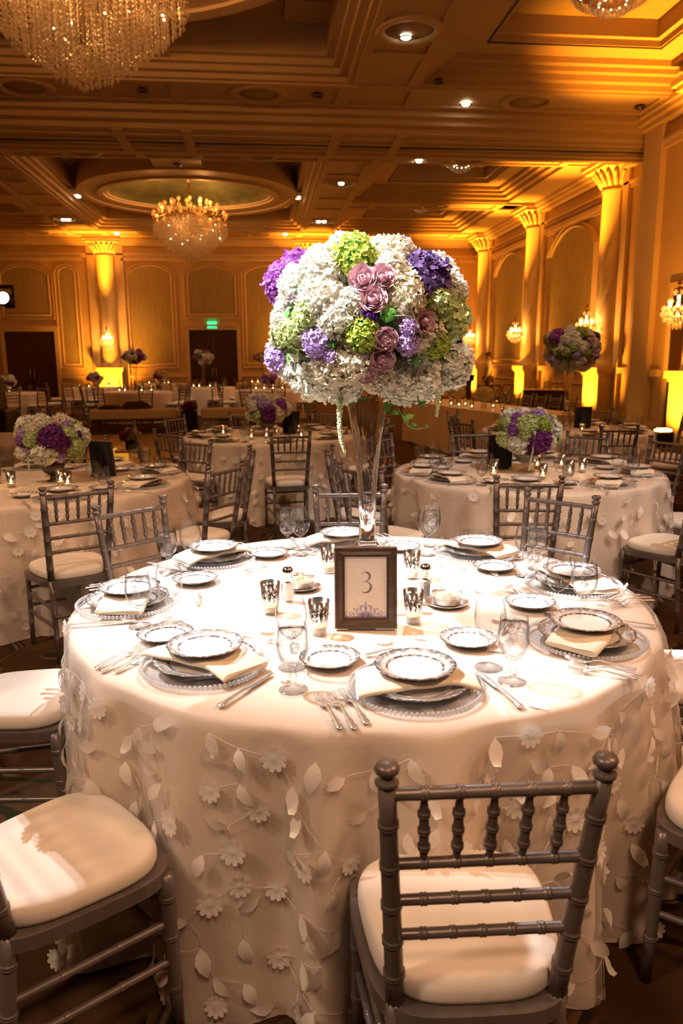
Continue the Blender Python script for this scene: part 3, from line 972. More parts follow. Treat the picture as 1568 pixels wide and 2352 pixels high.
# dance floor of square parquet panels
df = thing('dance_floor', 'glossy portable parquet dance floor in front of the white benches', 'dance floor', (-1.75, 13.6, 0))
b = MB(); s_ = .905
b.bbox((0, 0, 0), (s_, s_, .022), .004)
for k in range(6):
    b.box((.01 + k * .15, .01, .022), (.145 + k * .15, s_ - .01, .0225))
pm = b.mesh('parquet_panel', 'parquet')
b = MB()
for k in range(6):
    b.box((.01, .01 + k * .15, .022), (s_ - .01, .145 + k * .15, .0225))
b.bbox((0, 0, 0), (s_, s_, .022), .004)
pm2 = b.mesh('parquet_panel_turned', 'parquet')
for i in range(8):
    for j in range(6):
        put('parquet_panel', pm if (i + j) % 2 else pm2, df, (-3.66 + i * .915, -2.75 + j * .915, 0.001))
b = MB(); h = .02
b.box((-3.75, -2.84, 0), (3.75, -2.76, h)); b.box((-3.75, 2.75, 0), (3.75, 2.83, h)); b.box((-3.75, -2.76, 0), (-3.67, 2.75, h)); b.box((3.67, -2.76, 0), (3.75, 2.75, h))
b.build('edge_ramp', 'parquet_edge', df)

# ================================================================== CHAIRS
random.seed(4)


def bamboo(z0, z1, r, rings, seg=8, r2=None):
    """profile of a turned rod with bamboo rings, along its own axis"""
    r2 = r2 or r
    P = [(r, z0)]
    for k in rings:
        z = z0 + (z1 - z0) * k
        rr = r + (r2 - r) * k
        P += [(rr, z - .0075), (rr, z - .0062), (rr * 1.15, z - .0052), (rr * 1.15, z - .0014), (rr * 1.03, z), (rr * 1.15, z + .0014), (rr * 1.15, z + .0052), (rr, z + .0062), (rr, z + .0075)]
    P.append((r2, z1))
    return P


def rod(mb, a, c, r, rings=(), seg=10, r2=None, simple=False, cap=True):
    a, c = Vector(a), Vector(c)
    d = c - a
    q = d.to_track_quat('Z', 'Y').to_matrix().to_4x4()
    T = Matrix.Translation(a) @ q
    if simple:
        P = [(r, 0)]
        for k in rings:
            z = d.length * k
            P += [(r, z - .006), (r * 1.2, z), (r, z + .006)]
        P.append((r2 or r, d.length))
    else:
        P = bamboo(0, d.length, r, rings, seg, r2)
    mb.lathe(P, seg, T=T, cap=cap)


ZT_, ZR2, ZR3, ZR4 = 0.895, 0.745, 0.668, 0.592     # heights of the back rails


def back_y(z):
    return -0.160 - max(0, z - .44) * 0.172


def half_w(z):
    return 0.144 + max(0, z - .44) * .056


def make_chair(name, simple):
    t = thing(name, 'chair', 'chair', (0, 0, 0))
    sg = 7 if simple else 12
    W = 'chair_wood'
    kw = dict(seg=sg, simple=simple)
    for sx in (-1, 1):
        b = MB()          # back post runs from floor to finial
        pts = [(sx * .146, -.195, 0), (sx * .144, back_y(.44), .44), (sx * half_w(.9), back_y(.9), .90)]
        rod(b, pts[0], pts[1], .0135, (.3, .6, .85), r2=.0175, **kw)
        rod(b, pts[1], pts[2], .0175, (.14, .31, .48, .66, .84), r2=.0145, **kw)
        top = Matrix.Translation((sx * half_w(.9), back_y(.9), .90))
        b.lathe([(.0145, 0), (.019, .004), (.019, .010), (.011, .015), (.012, .019), (.019, .024), (.0205, .032), (.016, .038), (.0, .040)], sg, T=top)
        b.build('back_post', W, t)
        b = MB()
        rod(b, (sx * .184, .180, 0), (sx * .184, .166, .425), .0135, (.3, .62, .86), r2=.0185, **kw)
        b.build('front_leg', W, t)
    for z, rg, nm in ((ZT_ - .012, (.17, .335, .5, .665, .83), 'top_rail'), (ZR2, (.17, .335, .5, .665, .83), 'back_rail'), (ZR3, (.17, .335, .5, .665, .83), 'back_rail'), (ZR4, (.17, .335, .5, .665, .83), 'back_rail')):
        b = MB(); rod(b, (-half_w(z), back_y(z), z), (half_w(z), back_y(z), z), .0108 if z > .8 else .0095, rg, cap=False, **kw)
        b.build(nm, W, t)
    for k in (.17, .335, .5, .665, .83):
        b = MB()
        z0, z1 = ZR2 + .006, ZT_ - .018
        x0 = half_w(z0) * (2 * k - 1); x1 = half_w(z1) * (2 * k - 1)
        a, c = Vector((x0, back_y(z0), z0)), Vector((x1, back_y(z1), z1))
        T = Matrix.Translation(a) @ (c - a).to_track_quat('Z', 'Y').to_matrix().to_4x4()
        l = (c - a).length
        P = [(.0050, 0), (.0078, l * .16)]
        for q in (.22, .48, .74):
            w_ = .0078 if q != .48 else .0082
            P += [(w_, l * q - .0062), (w_, l * q - .0050), (.0105, l * q - .0042), (.0105, l * q - .0010), (.0092, l * q), (.0105, l * q + .0010), (.0105, l * q + .0042), (w_, l * q + .0050), (w_, l * q + .0062)]
        P += [(.0076, l * .80), (.0050, l)]
        b.lathe(P, sg, T=T)
        b.build('spindle', W, t)
    for z in (.30, .20):
        for sx in (-1, 1):
            b = MB(); rod(b, (sx * .146, -.185, z - .01), (sx * .184, .176, z), .009, (.33, .66), cap=False, **kw); b.build('stretcher', W, t)
        b = MB(); rod(b, (-.184, .176, z + .03), (.184, .176, z + .03), .009, (.25, .5, .75), cap=False, **kw); b.build('stretcher', W, t)
    b = MB(); rod(b, (-.146, -.187, .25), (.146, -.187, .25), .009, (.25, .5, .75), cap=False, **kw); b.build('stretcher', W, t)

    def rr(a, hx, hy, p=4.2):
        ca, sa = cos(a), sin(a)
        x = hx * math.copysign(abs(ca) ** (2 / p), ca); y = hy * math.copysign(abs(sa) ** (2 / p), sa)
        return x * (1 + .10 * y / hy) * .97, y

    n = 28 if simple else 44
    b = MB(); V = []; F = []
    for (z, s) in ((.405, .93), (.405, 1.0), (.437, 1.0), (.437, .9)):
        for i in range(n):
            x, y = rr(2 * PI * i / n, .2035 * s, .203 * s); V.append((x, y, z))
    for k in range(3):
        for i in range(n):
            j = (i + 1) % n; F.append((k * n + i, k * n + j, (k + 1) * n + j, (k + 1) * n + i))
    F.append(tuple(range(n))); F.append(tuple(3 * n + i for i in range(n)))
    b.add(V, F); b.build('seat_frame', W, t)
    b = MB(); V = []; F = []
    prof = [(.435, .93), (.441, .985), (.450, 1.0), (.464, 1.0), (.476, .985), (.484, .94), (.489, .84), (.493, .6), (.495, .3)]
    for (z, s) in prof:
        for i in range(n):
            x, y = rr(2 * PI * i / n, .192 * s, .188 * s, 3.3); V.append((x, y + .004, z))
    for k in range(len(prof) - 1):
        for i in range(n):
            j = (i + 1) % n; F.append((k * n + i, k * n + j, (k + 1) * n + j, (k + 1) * n + i))
    V.append((0, 0, .4955)); e = len(V) - 1
    for i in range(n):
        F.append(((len(prof) - 1) * n + i, (len(prof) - 1) * n + (i + 1) % n, e))
    b.add(V, F, smooth=True); b.build('seat_cushion', 'cotton', t)
    return t


def join_children(src, name):
    """one light mesh of a whole chair, for chairs a few pixels tall"""
    mb = MB()
    for c in src.children:
        me = c.data
        mi = 1 if me.materials[0].name == 'cotton' else 0
        mb.add([v.co[:] for v in me.vertices], [tuple(p.vertices) for p in me.polygons], mi, True)
    return mb.mesh(name, ['chair_wood', 'cotton'])


CH_A = make_chair('chiavari_chair', False)
CH_B = make_chair('chiavari_chair', True)
CH_FAR = join_children(CH_B, 'chiavari_chair_far')
used = {'A': False, 'B': False}


def place_chair(kind, c, ang, r, label, group, twist=0.0):
    a = R(ang)
    loc = (c[0] + r * cos(a), c[1] + r * sin(a), 0)
    rz = a + PI / 2 + R(twist)
    src = CH_A if kind == 'A' else CH_B
    if not used[kind]:
        used[kind] = True
        src.location = loc; src.rotation_euler = (0, 0, rz); src['label'] = label; src['group'] = group
        return src
    return clone(src, loc, rz, label, group)


G_M = 'chairs around the near table'
for ang, r, lab, tw in (
        (-87.8, 1.115, 'brown-grey turned-wood chair nearest the camera, back towards us, tucked to the near table', -5),
        (-134.3, 1.142, 'turned-wood chair at bottom left whose cream cushion corner points at the tablecloth', -8),
        (178.5, 1.13, 'chair at the left edge of the near table showing only its cream cushion and rails', 0),
        (132.1, 1.10, 'silver-grey chair behind the left glasses of the near table, back rails above the plates', 0),
        (85.0, 1.04, 'silver-grey chair straight behind the tall trumpet vase at the near table', 0),
        (41.6, 1.166, 'silver-grey chair at back right of the near table overlapping another chair', 0),
        (-3.0, 1.13, 'chair at the right edge of the near table, only a cushion sliver visible', 0),
        (-43.5, 1.195, 'chair at lower right frame edge with a cream cushion', 0)):
    place_chair('A', MT, ang, r, lab, G_M, tw)

TNAME = {'L': 'the left table', 'R': 'the right table', 'B': 'the table behind the vase', 'D': 'the far right table', 'E': 'the left edge table'}
TAB = {'L': LT, 'R': RT, 'B': BT, 'D': DT, 'E': ET}
mid_chairs = {}
for key, lst in (('L', ((-70.5, 1.126, 10), (-24, 1.10, -10), (11, 1.13, -6), (48, 1.10, 0), (92, 1.12, 0), (-114, 1.12, 0))),
                 ('R', ((-111, 1.148, 12), (-63, 1.14, 0), (-22, 1.12, 0), (19, 1.12, 0), (48, 1.06, 0), (91, 1.11, 0), (131, 1.12, 0), (172, 1.14, -4), (-152, 1.22, 10))),
                 ('B', ((-130, 1.22, 0), (-84, 1.22, 0), (-28, 1.08, 6), (20, 1.1, 0), (60, 1.12, 0), (103, 1.12, 0), (146, 1.06, 0), (-172, 1.15, 0))),
                 ('D', ((-94, 1.24, 0), (-45, 1.16, 0), (-8, 1.1, 0), (50, 1.05, 0), (95, 1.12, 0), (146, 1.08, 0), (-160, 1.14, 0))),
                 ('E', ((-60, 1.1, 0), (-20, 1.12, 0), (25, 1.12, 0), (65, 1.12, 0)))):
    out = []
    for (a, r, tw) in lst:
        x, y = to_px((TAB[key][0] + r * cos(R(a)), TAB[key][1] + r * sin(R(a)), .7))
        if -60 < x < 1640:
            out.append(place_chair('B', TAB[key], a, r, 'chair', 'chairs around ' + TNAME[key], tw))
    order(out, 'silver-grey chair with cream cushion, # round ' + TNAME[key])
    mid_chairs[key] = out

# ================================================================== TABLECLOTHS
RTAB = 0.905


class Drape:
    def __init__(s, seed, amp=1.0):
        rnd = random.Random(seed)
        s.h = [(13, .5, rnd.uniform(0, 6)), (19, .8, rnd.uniform(0, 6)), (26, .45, rnd.uniform(0, 6)), (7, .3, rnd.uniform(0, 6)), (37, .18, rnd.uniform(0, 6))]
        s.amp = amp

    def f(s, th):
        return sum(a * cos(n * th + p) for n, a, p in s.h)

    def pt(s, th, q, over=0.0):
        """q: 0 at the table edge .. 1 at the floor"""
        r = RTAB + .012 + .03 * q + over + (.030 * s.amp + over * .55) * s.f(th) * (q ** .75)
        if q < .03:
            r -= .012 * (1 - q / .03) ** 2
        return Vector((r * cos(th), r * sin(th), TZ * (1 - q) + (.0 if q > .03 else -.0)))

    def normal(s, th, q, over=0.0):
        e = .004
        a = s.pt(th + e, q, over) - s.pt(th - e, q, over)
        c = s.pt(th, min(1, q + e * 2), over) - s.pt(th, max(0, q - e * 2), over)
        n = c.cross(a)
        n.normalize()
        if n.dot(Vector((cos(th), sin(th), 0))) < 0:
            n = -n
        return n


QS = [0, .008, .02, .05, .1, .17, .25, .34, .44, .54, .64, .74, .84, .93, 1.0]


def cloth(dr, nseg, over, q_end, top_z):
    b = MB()
    V = []; F = []
    V.append((0, 0, top_z))
    rings = []
    for rr in (.3, .6, .8, .87):
        rings.append([(rr * cos(2 * PI * i / nseg), rr * sin(2 * PI * i / nseg), top_z) for i in range(nseg)])
    for q in QS:
        qq = q * q_end
        ring = []
        for i in range(nseg):
            th = 2 * PI * i / nseg
            k = qq
            if q == 1.0 and over > 0:
                k = qq - .012 * abs(sin(th * 22))
            p = dr.pt(th, k, over)
            z = p.z + (top_z - TZ) * max(0, 1 - q * 6)
            ring.append((p.x, p.y, max(.004, z)))
        rings.append(ring)
    for ring in rings:
        V += ring
    for i in range(nseg):
        F.append((0, 1 + i, 1 + (i + 1) % nseg))
    for k in range(len(rings) - 1):
        for i in range(nseg):
            j = (i + 1) % nseg
            F.append((1 + k * nseg + i, 1 + (k + 1) * nseg + i, 1 + (k + 1) * nseg + j, 1 + k * nseg + j))
    b.add(V, F, smooth=True)
    return b


def leaf_mesh():
    b = MB(); V = []; F = []
    prof = [(0, .0), (.18, .30), (.42, .42), (.70, .30), (.90, .12), (1.0, .0)]
    for i, (x, w) in enumerate(prof):
        z = .12 * sin(x * PI) - .05 * x
        V += [(x, w * .62, z + w * .10), (x, 0, z), (x, -w * .62, z + w * .10)]
    for i in range(len(prof) - 1):
        a, c = i * 3, i * 3 + 3
        F += [(a, a + 1, c + 1, c), (a + 1, a + 2, c + 2, c + 1)]
    b.add(V, F, smooth=True)
    return b.mesh('applique_leaf', 'applique')


def curl_leaf_mesh():
    b = MB(); V = []; F = []
    prof = [(0, .0), (.18, .30), (.42, .42), (.66, .32), (.80, .20), (.74, .0)]
    zz = [0, .06, .12, .2, .34, .46]
    for i, (x, w) in enumerate(prof):
        V += [(x, w * .62, zz[i] + w * .10), (x, 0, zz[i]), (x, -w * .62, zz[i])]
    for i in range(len(prof) - 1):
        a, c = i * 3, i * 3 + 3
        F += [(a, a + 1, c + 1, c), (a + 1, a + 2, c + 2, c + 1)]
    b.add(V, F, smooth=True)
    return b.mesh('applique_curled_leaf', 'applique')


def flower_mesh():
    b = MB(); V = [(0, 0, .10)]; n = 40
    for k, rr in enumerate((.22, .62, 1.0)):
        for i in range(n):
            a = 2 * PI * i / n
            sc_ = abs(cos(5 * a))
            r = rr * (1 - (.24 * (1 - sc_) ** 2 if k == 2 else .05 * (1 - sc_) if k == 1 else 0)) * .5
            V.append((r * cos(a), r * sin(a), (.03, .05, .07)[k] + .02 * sc_ * k))
    F = [(0, 1 + i, 1 + (i + 1) % n) for i in range(n)]
    for k in range(2):
        for i in range(n):
            j = (i + 1) % n; F.append((1 + k * n + i, 1 + (k + 1) * n + i, 1 + (k + 1) * n + j, 1 + k * n + j))
    b.add(V, F, smooth=True)
    return b.mesh('applique_flower', 'applique')


LEAF, CURL, FLOW = leaf_mesh(), curl_leaf_mesh(), flower_mesh()


def frame_of(n, ang):
    """orientation with local z along n and local x turned by ang from 'down the cloth'"""
    n = n.normalized()
    dn = Vector((0, 0, -1)) if abs(n.z) < .9 else Vector((1, 0, 0))
    t = (dn - n * dn.dot(n)).normalized()
    bt = n.cross(t)
    x = t * cos(ang) + bt * sin(ang)
    y = n.cross(x)
    m = Matrix((x, y, n)).transposed()
    return m.to_euler()


def dress(name, label, c, key, seed, n_side, n_top, arc, nseg=220, parts=True, rz=0.0, size=1.0):
    """satin undercloth + sheer overlay + sewn-on flowers, leaves and vine stitching"""
    rnd = random.Random(seed)
    dr = Drape(seed, 2.1)
    root = thing(name, label, 'tablecloth', (c[0], c[1], 0), rz, 'floor-length tablecloths')
    cloth(dr, nseg, 0.0, 1.0, TZ - .004).build('satin_undercloth', 'satin', root)
    cloth(dr, nseg, 0.014, .97, TZ - .0015).build('organza_overlay', 'organza', root)
    pts = []
    tries = 0
    dmin = .056 * size
    while len(pts) < n_side and tries < 20000:
        tries += 1
        th = R(rnd.uniform(*arc)); q = rnd.uniform(.03, .95)
        p = dr.pt(th, q, .014)
        if all((p - o[0]).length > dmin for o in pts):
            pts.append((p, th, q))
    joined = None if parts else MB()
    vines = MB()
    pts.sort(key=lambda t: t[2])
    for i, (p, th, q) in enumerate(pts):
        n = dr.normal(th, q, .014)
        isf = rnd.random() < .24
        s = (rnd.uniform(.054, .064) if isf else rnd.uniform(.054, .072)) * size
        tilt = Vector((rnd.uniform(-.25, .25), rnd.uniform(-.25, .25), rnd.uniform(-.25, .25)))
        me = FLOW if isf else (CURL if rnd.random() < .22 else LEAF)
        e = frame_of(n + tilt * (.5 if isf else 1.0), rnd.gauss(0, .9))
        loc = p + n * .004
        if parts:
            put('applique_flower' if isf else 'applique_leaf', me, root, loc, rot=e, scale=s)
        else:
            T = Matrix.Translation(loc) @ e.to_matrix().to_4x4() @ Matrix.Scale(s, 4)
            joined.add([v.co for v in me.vertices], [tuple(f.vertices) for f in me.polygons], 0, True, T)
        near = [o for o in pts[:i] if .03 < (o[0] - p).length < .16]
        if near and q < .93:
            o = min(near, key=lambda k: (k[0] - p).length)
            mid_th, mid_q = (th + o[1]) / 2 + rnd.uniform(-.012, .012), (q + o[2]) / 2
            mp_ = dr.pt(mid_th, mid_q, .014) + dr.normal(mid_th, mid_q, .014) * .003
            vines.tube(catmull([p + n * .003, mp_, o[0] + dr.normal(o[1], o[2], .014) * .003], 3), .0009, 4)
    tp = []
    tries = 0
    while len(tp) < n_top and tries < 8000:
        tries += 1
        a = R(rnd.uniform(0, 360)); r = RTAB * math.sqrt(rnd.uniform(.02, .97))
        p = Vector((r * cos(a), r * sin(a), TZ))
        if all((p - o).length > .055 * size for o in tp):
            tp.append(p)
    for p in tp:
        isf = rnd.random() < .2
        s = rnd.uniform(.045, .056) * size
        n = Vector((rnd.uniform(-.16, .16), rnd.uniform(-.16, .16), 1))
        e = frame_of(n, rnd.uniform(0, 6.28))
        me = FLOW if isf else LEAF
        if parts:
            put('applique_flower' if isf else 'applique_leaf', me, root, p + Vector((0, 0, .0012)), rot=e, scale=(s, s, s * .55))
        else:
            T = Matrix.Translation(p + Vector((0, 0, .001))) @ e.to_matrix().to_4x4() @ Matrix.Scale(s, 4)
            joined.add([v.co for v in me.vertices], [tuple(f.vertices) for f in me.polygons], 0, True, T)
    if vines.v:
        stuff(vines.build('vine_stitching', 'applique', root))
    if joined:
        stuff(joined.build('applique_leaves', 'applique', root))
    return root


dress('tablecloth', 'ivory cloth with sewn-on leaves and flowers covering the near round table', MT, 'M', 3, 380, 60, (-188, 10), 300)
dress('tablecloth', 'ivory leaf cloth on the left table under the dark footed flower bowl', LT, 'L', 5, 150, 22, (-150, 40), 160, size=1.18)
dress('tablecloth', 'ivory leaf cloth on the right table under the low flower bowl', RT, 'R', 8, 160, 22, (-185, 5), 160, size=1.18)
dress('tablecloth', 'ivory leaf cloth on the round table behind the trumpet vase', BT, 'B', 9, 150, 20, (-190, 10), 120, False, size=1.2)
dress('tablecloth', 'ivory leaf cloth on the right far table below the second tall vase', DT, 'D', 12, 150, 20, (-190, 10), 120, False, size=1.2)
dress('tablecloth', 'ivory leaf cloth on the table cut by the left frame edge', ET, 'E', 14, 90, 10, (-120, 40), 100, False)

# ================================================================== TABLEWARE
def scallop(a, r, n=12, k=.018):
    return 1 + k * abs(cos(a * n / 2)) - k * .5


def plate_mesh(name, rad, m, h=.017):
    b = MB()
    w = lambda a, r: 1 + (.020 * abs(cos(a * 6)) - .010) * max(0, (r / rad - .8) / .2)
    b.lathe([(.0001, .0035), (rad * .55, .0035), (rad * .62, .005), (rad * .68, .009), (rad * .80, .0125), (rad * .97, h), (rad, h), (rad * .985, h - .0022),
             (rad * .8, .009), (rad * .66, .004), (rad * .58, .0), (rad * .56, .0), (rad * .54, .0015), (.0001, .0015)], 72, wob=w)
    return b.mesh(name, m)


PL_D, PL_S, PL_B = plate_mesh('dinner_plate', .132, 'plate_dinner', .020), plate_mesh('salad_plate', .098, 'plate_salad'), plate_mesh('bread_plate', .080, 'plate_bread')
b = MB(); b.lathe([(.0001, .004), (.108, .004), (.113, .0055), (.150, .0085), (.157, .009), (.157, .006), (.113, .002), (.108, .0), (.0001, .0)], 64)
CHG = b.mesh('charger_disc', 'charger_glass')
b = MB()
for k in range(84):
    a = 2 * PI * k / 84
    b.ball((.1605 * cos(a), .1605 * sin(a), .0085), .0058, 8, 6)
BEADS = b.mesh('bead_rim', 'bead_glass')


def napkin_mesh():
    b = MB(); nu = 26
    sec = [(-.062, .0), (-.074, .002), (-.079, .008), (-.074, .014), (-.06, .0165), (-.02, .0150), (.03, .0150), (.062, .013), (.068, .008), (.060, .001)]

    def fn(u, v):
        i = int(round(v * len(sec))) % len(sec)
        x = (u - .5) * .29
        e = max(0, abs(x) - .085)
        drop = -2.6 * e * e - .10 * e
        sv, sz = sec[i]
        k = 1 + .10 * sin(u * 9) * .3
        return (x + .01 * sin(sv * 30), sv * k + .006 * sin(x * 22), sz + drop + .0016 * sin(x * 60 + sv * 40))
    b.grid(fn, nu, len(sec))
    o = 0
    n = nu + 1
    b.add([b.v[j * n] for j in range(len(sec))], [tuple(range(len(sec)))])
    b.add([b.v[j * n + nu] for j in range(len(sec))], [tuple(range(len(sec) - 1, -1, -1))])
    return b.mesh('folded_napkin', 'napkin')


NAP = napkin_mesh()


def glass_meshes():
    D = {}
    b = MB(); b.lathe([(.0045, .056), (.018, .064), (.030, .078), (.0375, .100), (.0385, .118), (.0365, .140), (.0335, .166), (.0330, .168)], 32)
    D['w_bowl'] = b.mesh('bowl', 'glass')
    b = MB(); b.lathe([(.006, .010), (.0075, .018), (.0065, .028), (.010, .036), (.0065, .044), (.0085, .056)], 20); D['w_stem'] = b.mesh('stem', 'glass')
    b = MB(); b.lathe([(.0001, .0), (.034, .0), (.0355, .0015), (.034, .0035), (.020, .006), (.009, .010), (.006, .012)], 32); D['w_foot'] = b.mesh('foot', 'glass')
    b = MB(); b.lathe([(.0001, .067), (.010, .067), (.027, .081), (.0352, .101), (.0364, .118), (.0345, .138), (.0330, .152), (.0001, .152)], 28)
    D['w_water'] = b.mesh('water', 'water')
    b = MB(); rnd = random.Random(2)
    for k in range(7):
        T = Matrix.Translation((rnd.uniform(-.014, .014), rnd.uniform(-.014, .014), .093 + k * .0085)) @ Euler((rnd.uniform(0, 3), rnd.uniform(0, 3), rnd.uniform(0, 3))).to_matrix().to_4x4()
        b.bbox((-.011, -.009, -.007), (.011, .009, .007), .0025, T=T)
    D['w_ice'] = b.mesh('ice', 'water')
    b = MB(); b.lathe([(.0035, .076), (.014, .082), (.028, .096), (.0385, .120), (.0405, .138), (.0385, .158), (.0325, .184), (.0308, .190)], 32)
    D['v_bowl'] = b.mesh('bowl', 'glass')
    b = MB(); b.lathe([(.0055, .008), (.0042, .02), (.0038, .05), (.0050, .078)], 18); D['v_stem'] = b.mesh('stem', 'glass')
    b = MB(); b.lathe([(.0001, .0), (.0355, .0), (.037, .0012), (.035, .003), (.018, .005), (.0055, .010)], 32); D['v_foot'] = b.mesh('foot', 'glass')
    return D


GL = glass_meshes()


def water_glass(loc, label, group):
    t = thing('water_goblet', label, 'glass', loc, random.uniform(0, 6), group)
    bo = put('bowl', GL['w_bowl'], t); put('stem', GL['w_stem'], t); put('foot', GL['w_foot'], t)
    wa = put('iced_water', GL['w_water'], t); put('ice', GL['w_ice'], wa, rz=random.uniform(0, 6))
    return t


def wine_glass(loc, label, group):
    t = thing('wine_glass', label, 'glass', loc, 0, group)
    put('bowl', GL['v_bowl'], t); put('stem', GL['v_stem'], t); put('foot', GL['v_foot'], t)
    return t


def ribbon_solid(b, pts, th):
    """pts: (y, half width, z) along a piece of cutlery"""
    V = []; F = []
    for (y, w, z) in pts:
        V += [(-w, y, z), (-w * .5, y, z + th), (w * .5, y, z + th), (w, y, z), (0, y, z - th * .3)]
    for i in range(len(pts) - 1):
        for k in range(5):
            a = i * 5 + k; c = i * 5 + (k + 1) % 5
            F.append((a, c, c + 5, a + 5))
    F.append((4, 3, 2, 1, 0)); e = (len(pts) - 1) * 5
    F.append((e, e + 1, e + 2, e + 3, e + 4))
    b.add(V, F, smooth=True)


def fork_mesh(L=.178, name='fork'):
    b = MB(); k = L / .178
    h = [(-.172, .004, .001), (-.168, .0085, .002), (-.160, .0095, .0025), (-.148, .0070, .004), (-.138, .0085, .0045), (-.125, .0055, .006), (-.10, .0040, .009),
         (-.082, .0030, .010), (-.070, .0035, .008), (-.060, .0085, .004), (-.050, .0105, .002), (-.044, .0108, .0015)]
    ribbon_solid(b, [(y * k, w * k, z) for y, w, z in h], .0018)
    for x in (-.0087, -.0029, .0029, .0087):
        ribbon_solid(b, [(y * k, w * k, z) for y, w, z in [(-.046, .0020, .0015), (-.03, .0017, .0025), (-.012, .0014, .0055), (.002, .0008, .010)]], .0012)
        for i in range(len(b.v) - 20, len(b.v)):
            v = b.v[i]; b.v[i] = (v[0] + x * k, v[1], v[2])
    return b.mesh(name, 'silver')


def knife_mesh():
    b = MB()
    ribbon_solid(b, [(-.148, .003, .001), (-.146, .0085, .002), (-.135, .0105, .003), (-.120, .0075, .004), (-.09, .0065, .0045), (-.055, .0060, .0045), (-.045, .0080, .004), (-.038, .0060, .003),
                     (-.030, .0085, .0015), (.02, .0095, .001), (.05, .0085, .001), (.068, .003, .001)], .0022)
    return b.mesh('dinner_knife', 'silver')


FORK, FORKS, KNIFE = fork_mesh(), fork_mesh(.15, 'dessert_fork'), knife_mesh()


def spot_pt(c, rz, x, y, z=0.0):
    return (c[0] + x * cos(rz) - y * sin(rz), c[1] + x * sin(rz) + y * cos(rz), z)


SET = [  # place name, charger, bread plate, water, wine, napkin turn
    ('at the nearest setting', (.351, 1.675), (.161, 1.857), (.591, 1.681), (.560, 1.771), .0),
    ('at the front left setting', (-.162, 1.874), (-.288, 2.095), (.059, 1.700), (.062, 1.835), .05),
    ('at the front right setting', (.888, 1.931), (.556, 1.949), (.963, 2.126), (.884, 2.136), -.05),
    ('at the far right setting', (1.060, 2.432), (.837, 2.239), (1.013, 2.656), (.937, 2.571), .08),
    ('at the back right setting', (.853, 2.900), (.854, 2.671), (.700, 3.055), (.650, 2.913), -.08),
    ('at the setting behind the vase', (.325, 3.125), (.565, 3.020), (.096, 3.095), (.144, 2.981), .1),
    ('at the back left setting', (-.200, 2.950), (.016, 2.985), (-.360, 2.790), (-.273, 2.790), -.1),
    ('at the far left setting', (-.445, 2.421), (-.250, 2.648), (-.374, 2.196), (-.284, 2.210), .06),
]
random.seed(11)
for (nm, c, bp_, wa, wi, nt_) in SET:
    d = (MT[0] - c[0], MT[1] - c[1])
    rz = math.atan2(d[1], d[0]) - PI / 2
    ch = thing('charger_plate', 'clear glass charger with beaded rim ' + nm, 'charger', (c[0], c[1], TZ + .002), rz, 'beaded glass chargers')
    put('glass_disc', CHG, ch); put('bead_rim', BEADS, ch)
    z1 = TZ + .0085
    dp = tag(put('dinner_plate', PL_D, None, (c[0], c[1], z1), rz), 'large silver-rimmed china plate on the charger ' + nm, 'plate', 'large silver-rimmed plates')
    tag(put('folded_napkin', NAP, None, (c[0], c[1], z1 + .0205), rz + nt_), 'cream napkin between the two stacked plates ' + nm, 'napkin', 'cream napkins')
    o = spot_pt(c, rz, random.uniform(-.008, .008), .004)
    tag(put('salad_plate', PL_S, None, (o[0], o[1], z1 + .0375), rz + .3), 'small china plate topping the stack ' + nm, 'plate', 'small silver-rimmed plates')
    tag(put('bread_plate', PL_B, None, (bp_[0], bp_[1], TZ + .002), rz), 'silver-rimmed bread plate lying on the cloth ' + nm, 'plate', 'bread plates')
    water_glass((wa[0], wa[1], TZ + .001), 'stemmed goblet of iced water ' + nm, 'water goblets')
    wine_glass((wi[0], wi[1], TZ + .001), 'empty round wine glass ' + nm, 'wine glasses')
    for k, (x, y, lab) in enumerate(((-.238, -.010, 'outermost'), (-.208, -.016, 'middle'), (-.178, .004, 'innermost'))):
        o = spot_pt(c, rz, x, y)
        tag(put('dinner_fork', FORK, None, (o[0], o[1], TZ + .003), rz + .16), lab + ' silver fork of the three ' + nm, 'fork', 'silver forks')
    o = spot_pt(c, rz, .186, -.005)
    tag(put('dinner_knife', KNIFE, None, (o[0], o[1], TZ + .003), rz + .14), 'silver dinner knife right of the charger ' + nm, 'knife', 'silver knives')
    o = spot_pt(c, rz, .06, .232)
    tag(put('dessert_fork', FORKS, None, (o[0], o[1], TZ + .003), rz - PI / 2 + .1), 'small silver dessert fork above the charger ' + nm, 'fork', 'dessert forks')

# ---- candle holders, salt, pepper, butter
b = MB(); b.lathe([(.0001, .0), (.0225, .0), (.0235, .002), (.031, .100), (.0300, .100), (.0225, .006), (.0001, .006)], 32)
VOT = b.mesh('tumbler', 'mercury_glass')
b = MB(); b.lathe([(.0001, .0065), (.0195, .0065), (.0205, .022), (.017, .0225), (.0001, .0205)], 20); b.tube([(0, 0, .02), (0, 0, .027)], .0008, 4)
TEA = b.mesh('tealight', 'wax')
b = MB(); b.lathe([(.0001, .026), (.0028, .029), (.0035, .033), (.0022, .040), (.0001, .046)], 10)
FLM = b.mesh('flame', 'flame')


def votive(loc, label, group, lit=0.0, s=1.0):
    t = thing('votive_candle', label, 'candle', loc, random.uniform(0, 6), group)
    t.scale = (s, s, s)
    put('tumbler', VOT, t); k = put('tealight', TEA, t); f = put('flame', FLM, k)
    if group != 'votives on the near table':
        f.scale = (2.0, 2.0, 1.5); f.location = (0, 0, -.013)
    if lit:
        point('candle_light', (loc[0], loc[1], loc[2] + .06), lit, (1, .5, .16), .01)
    return t


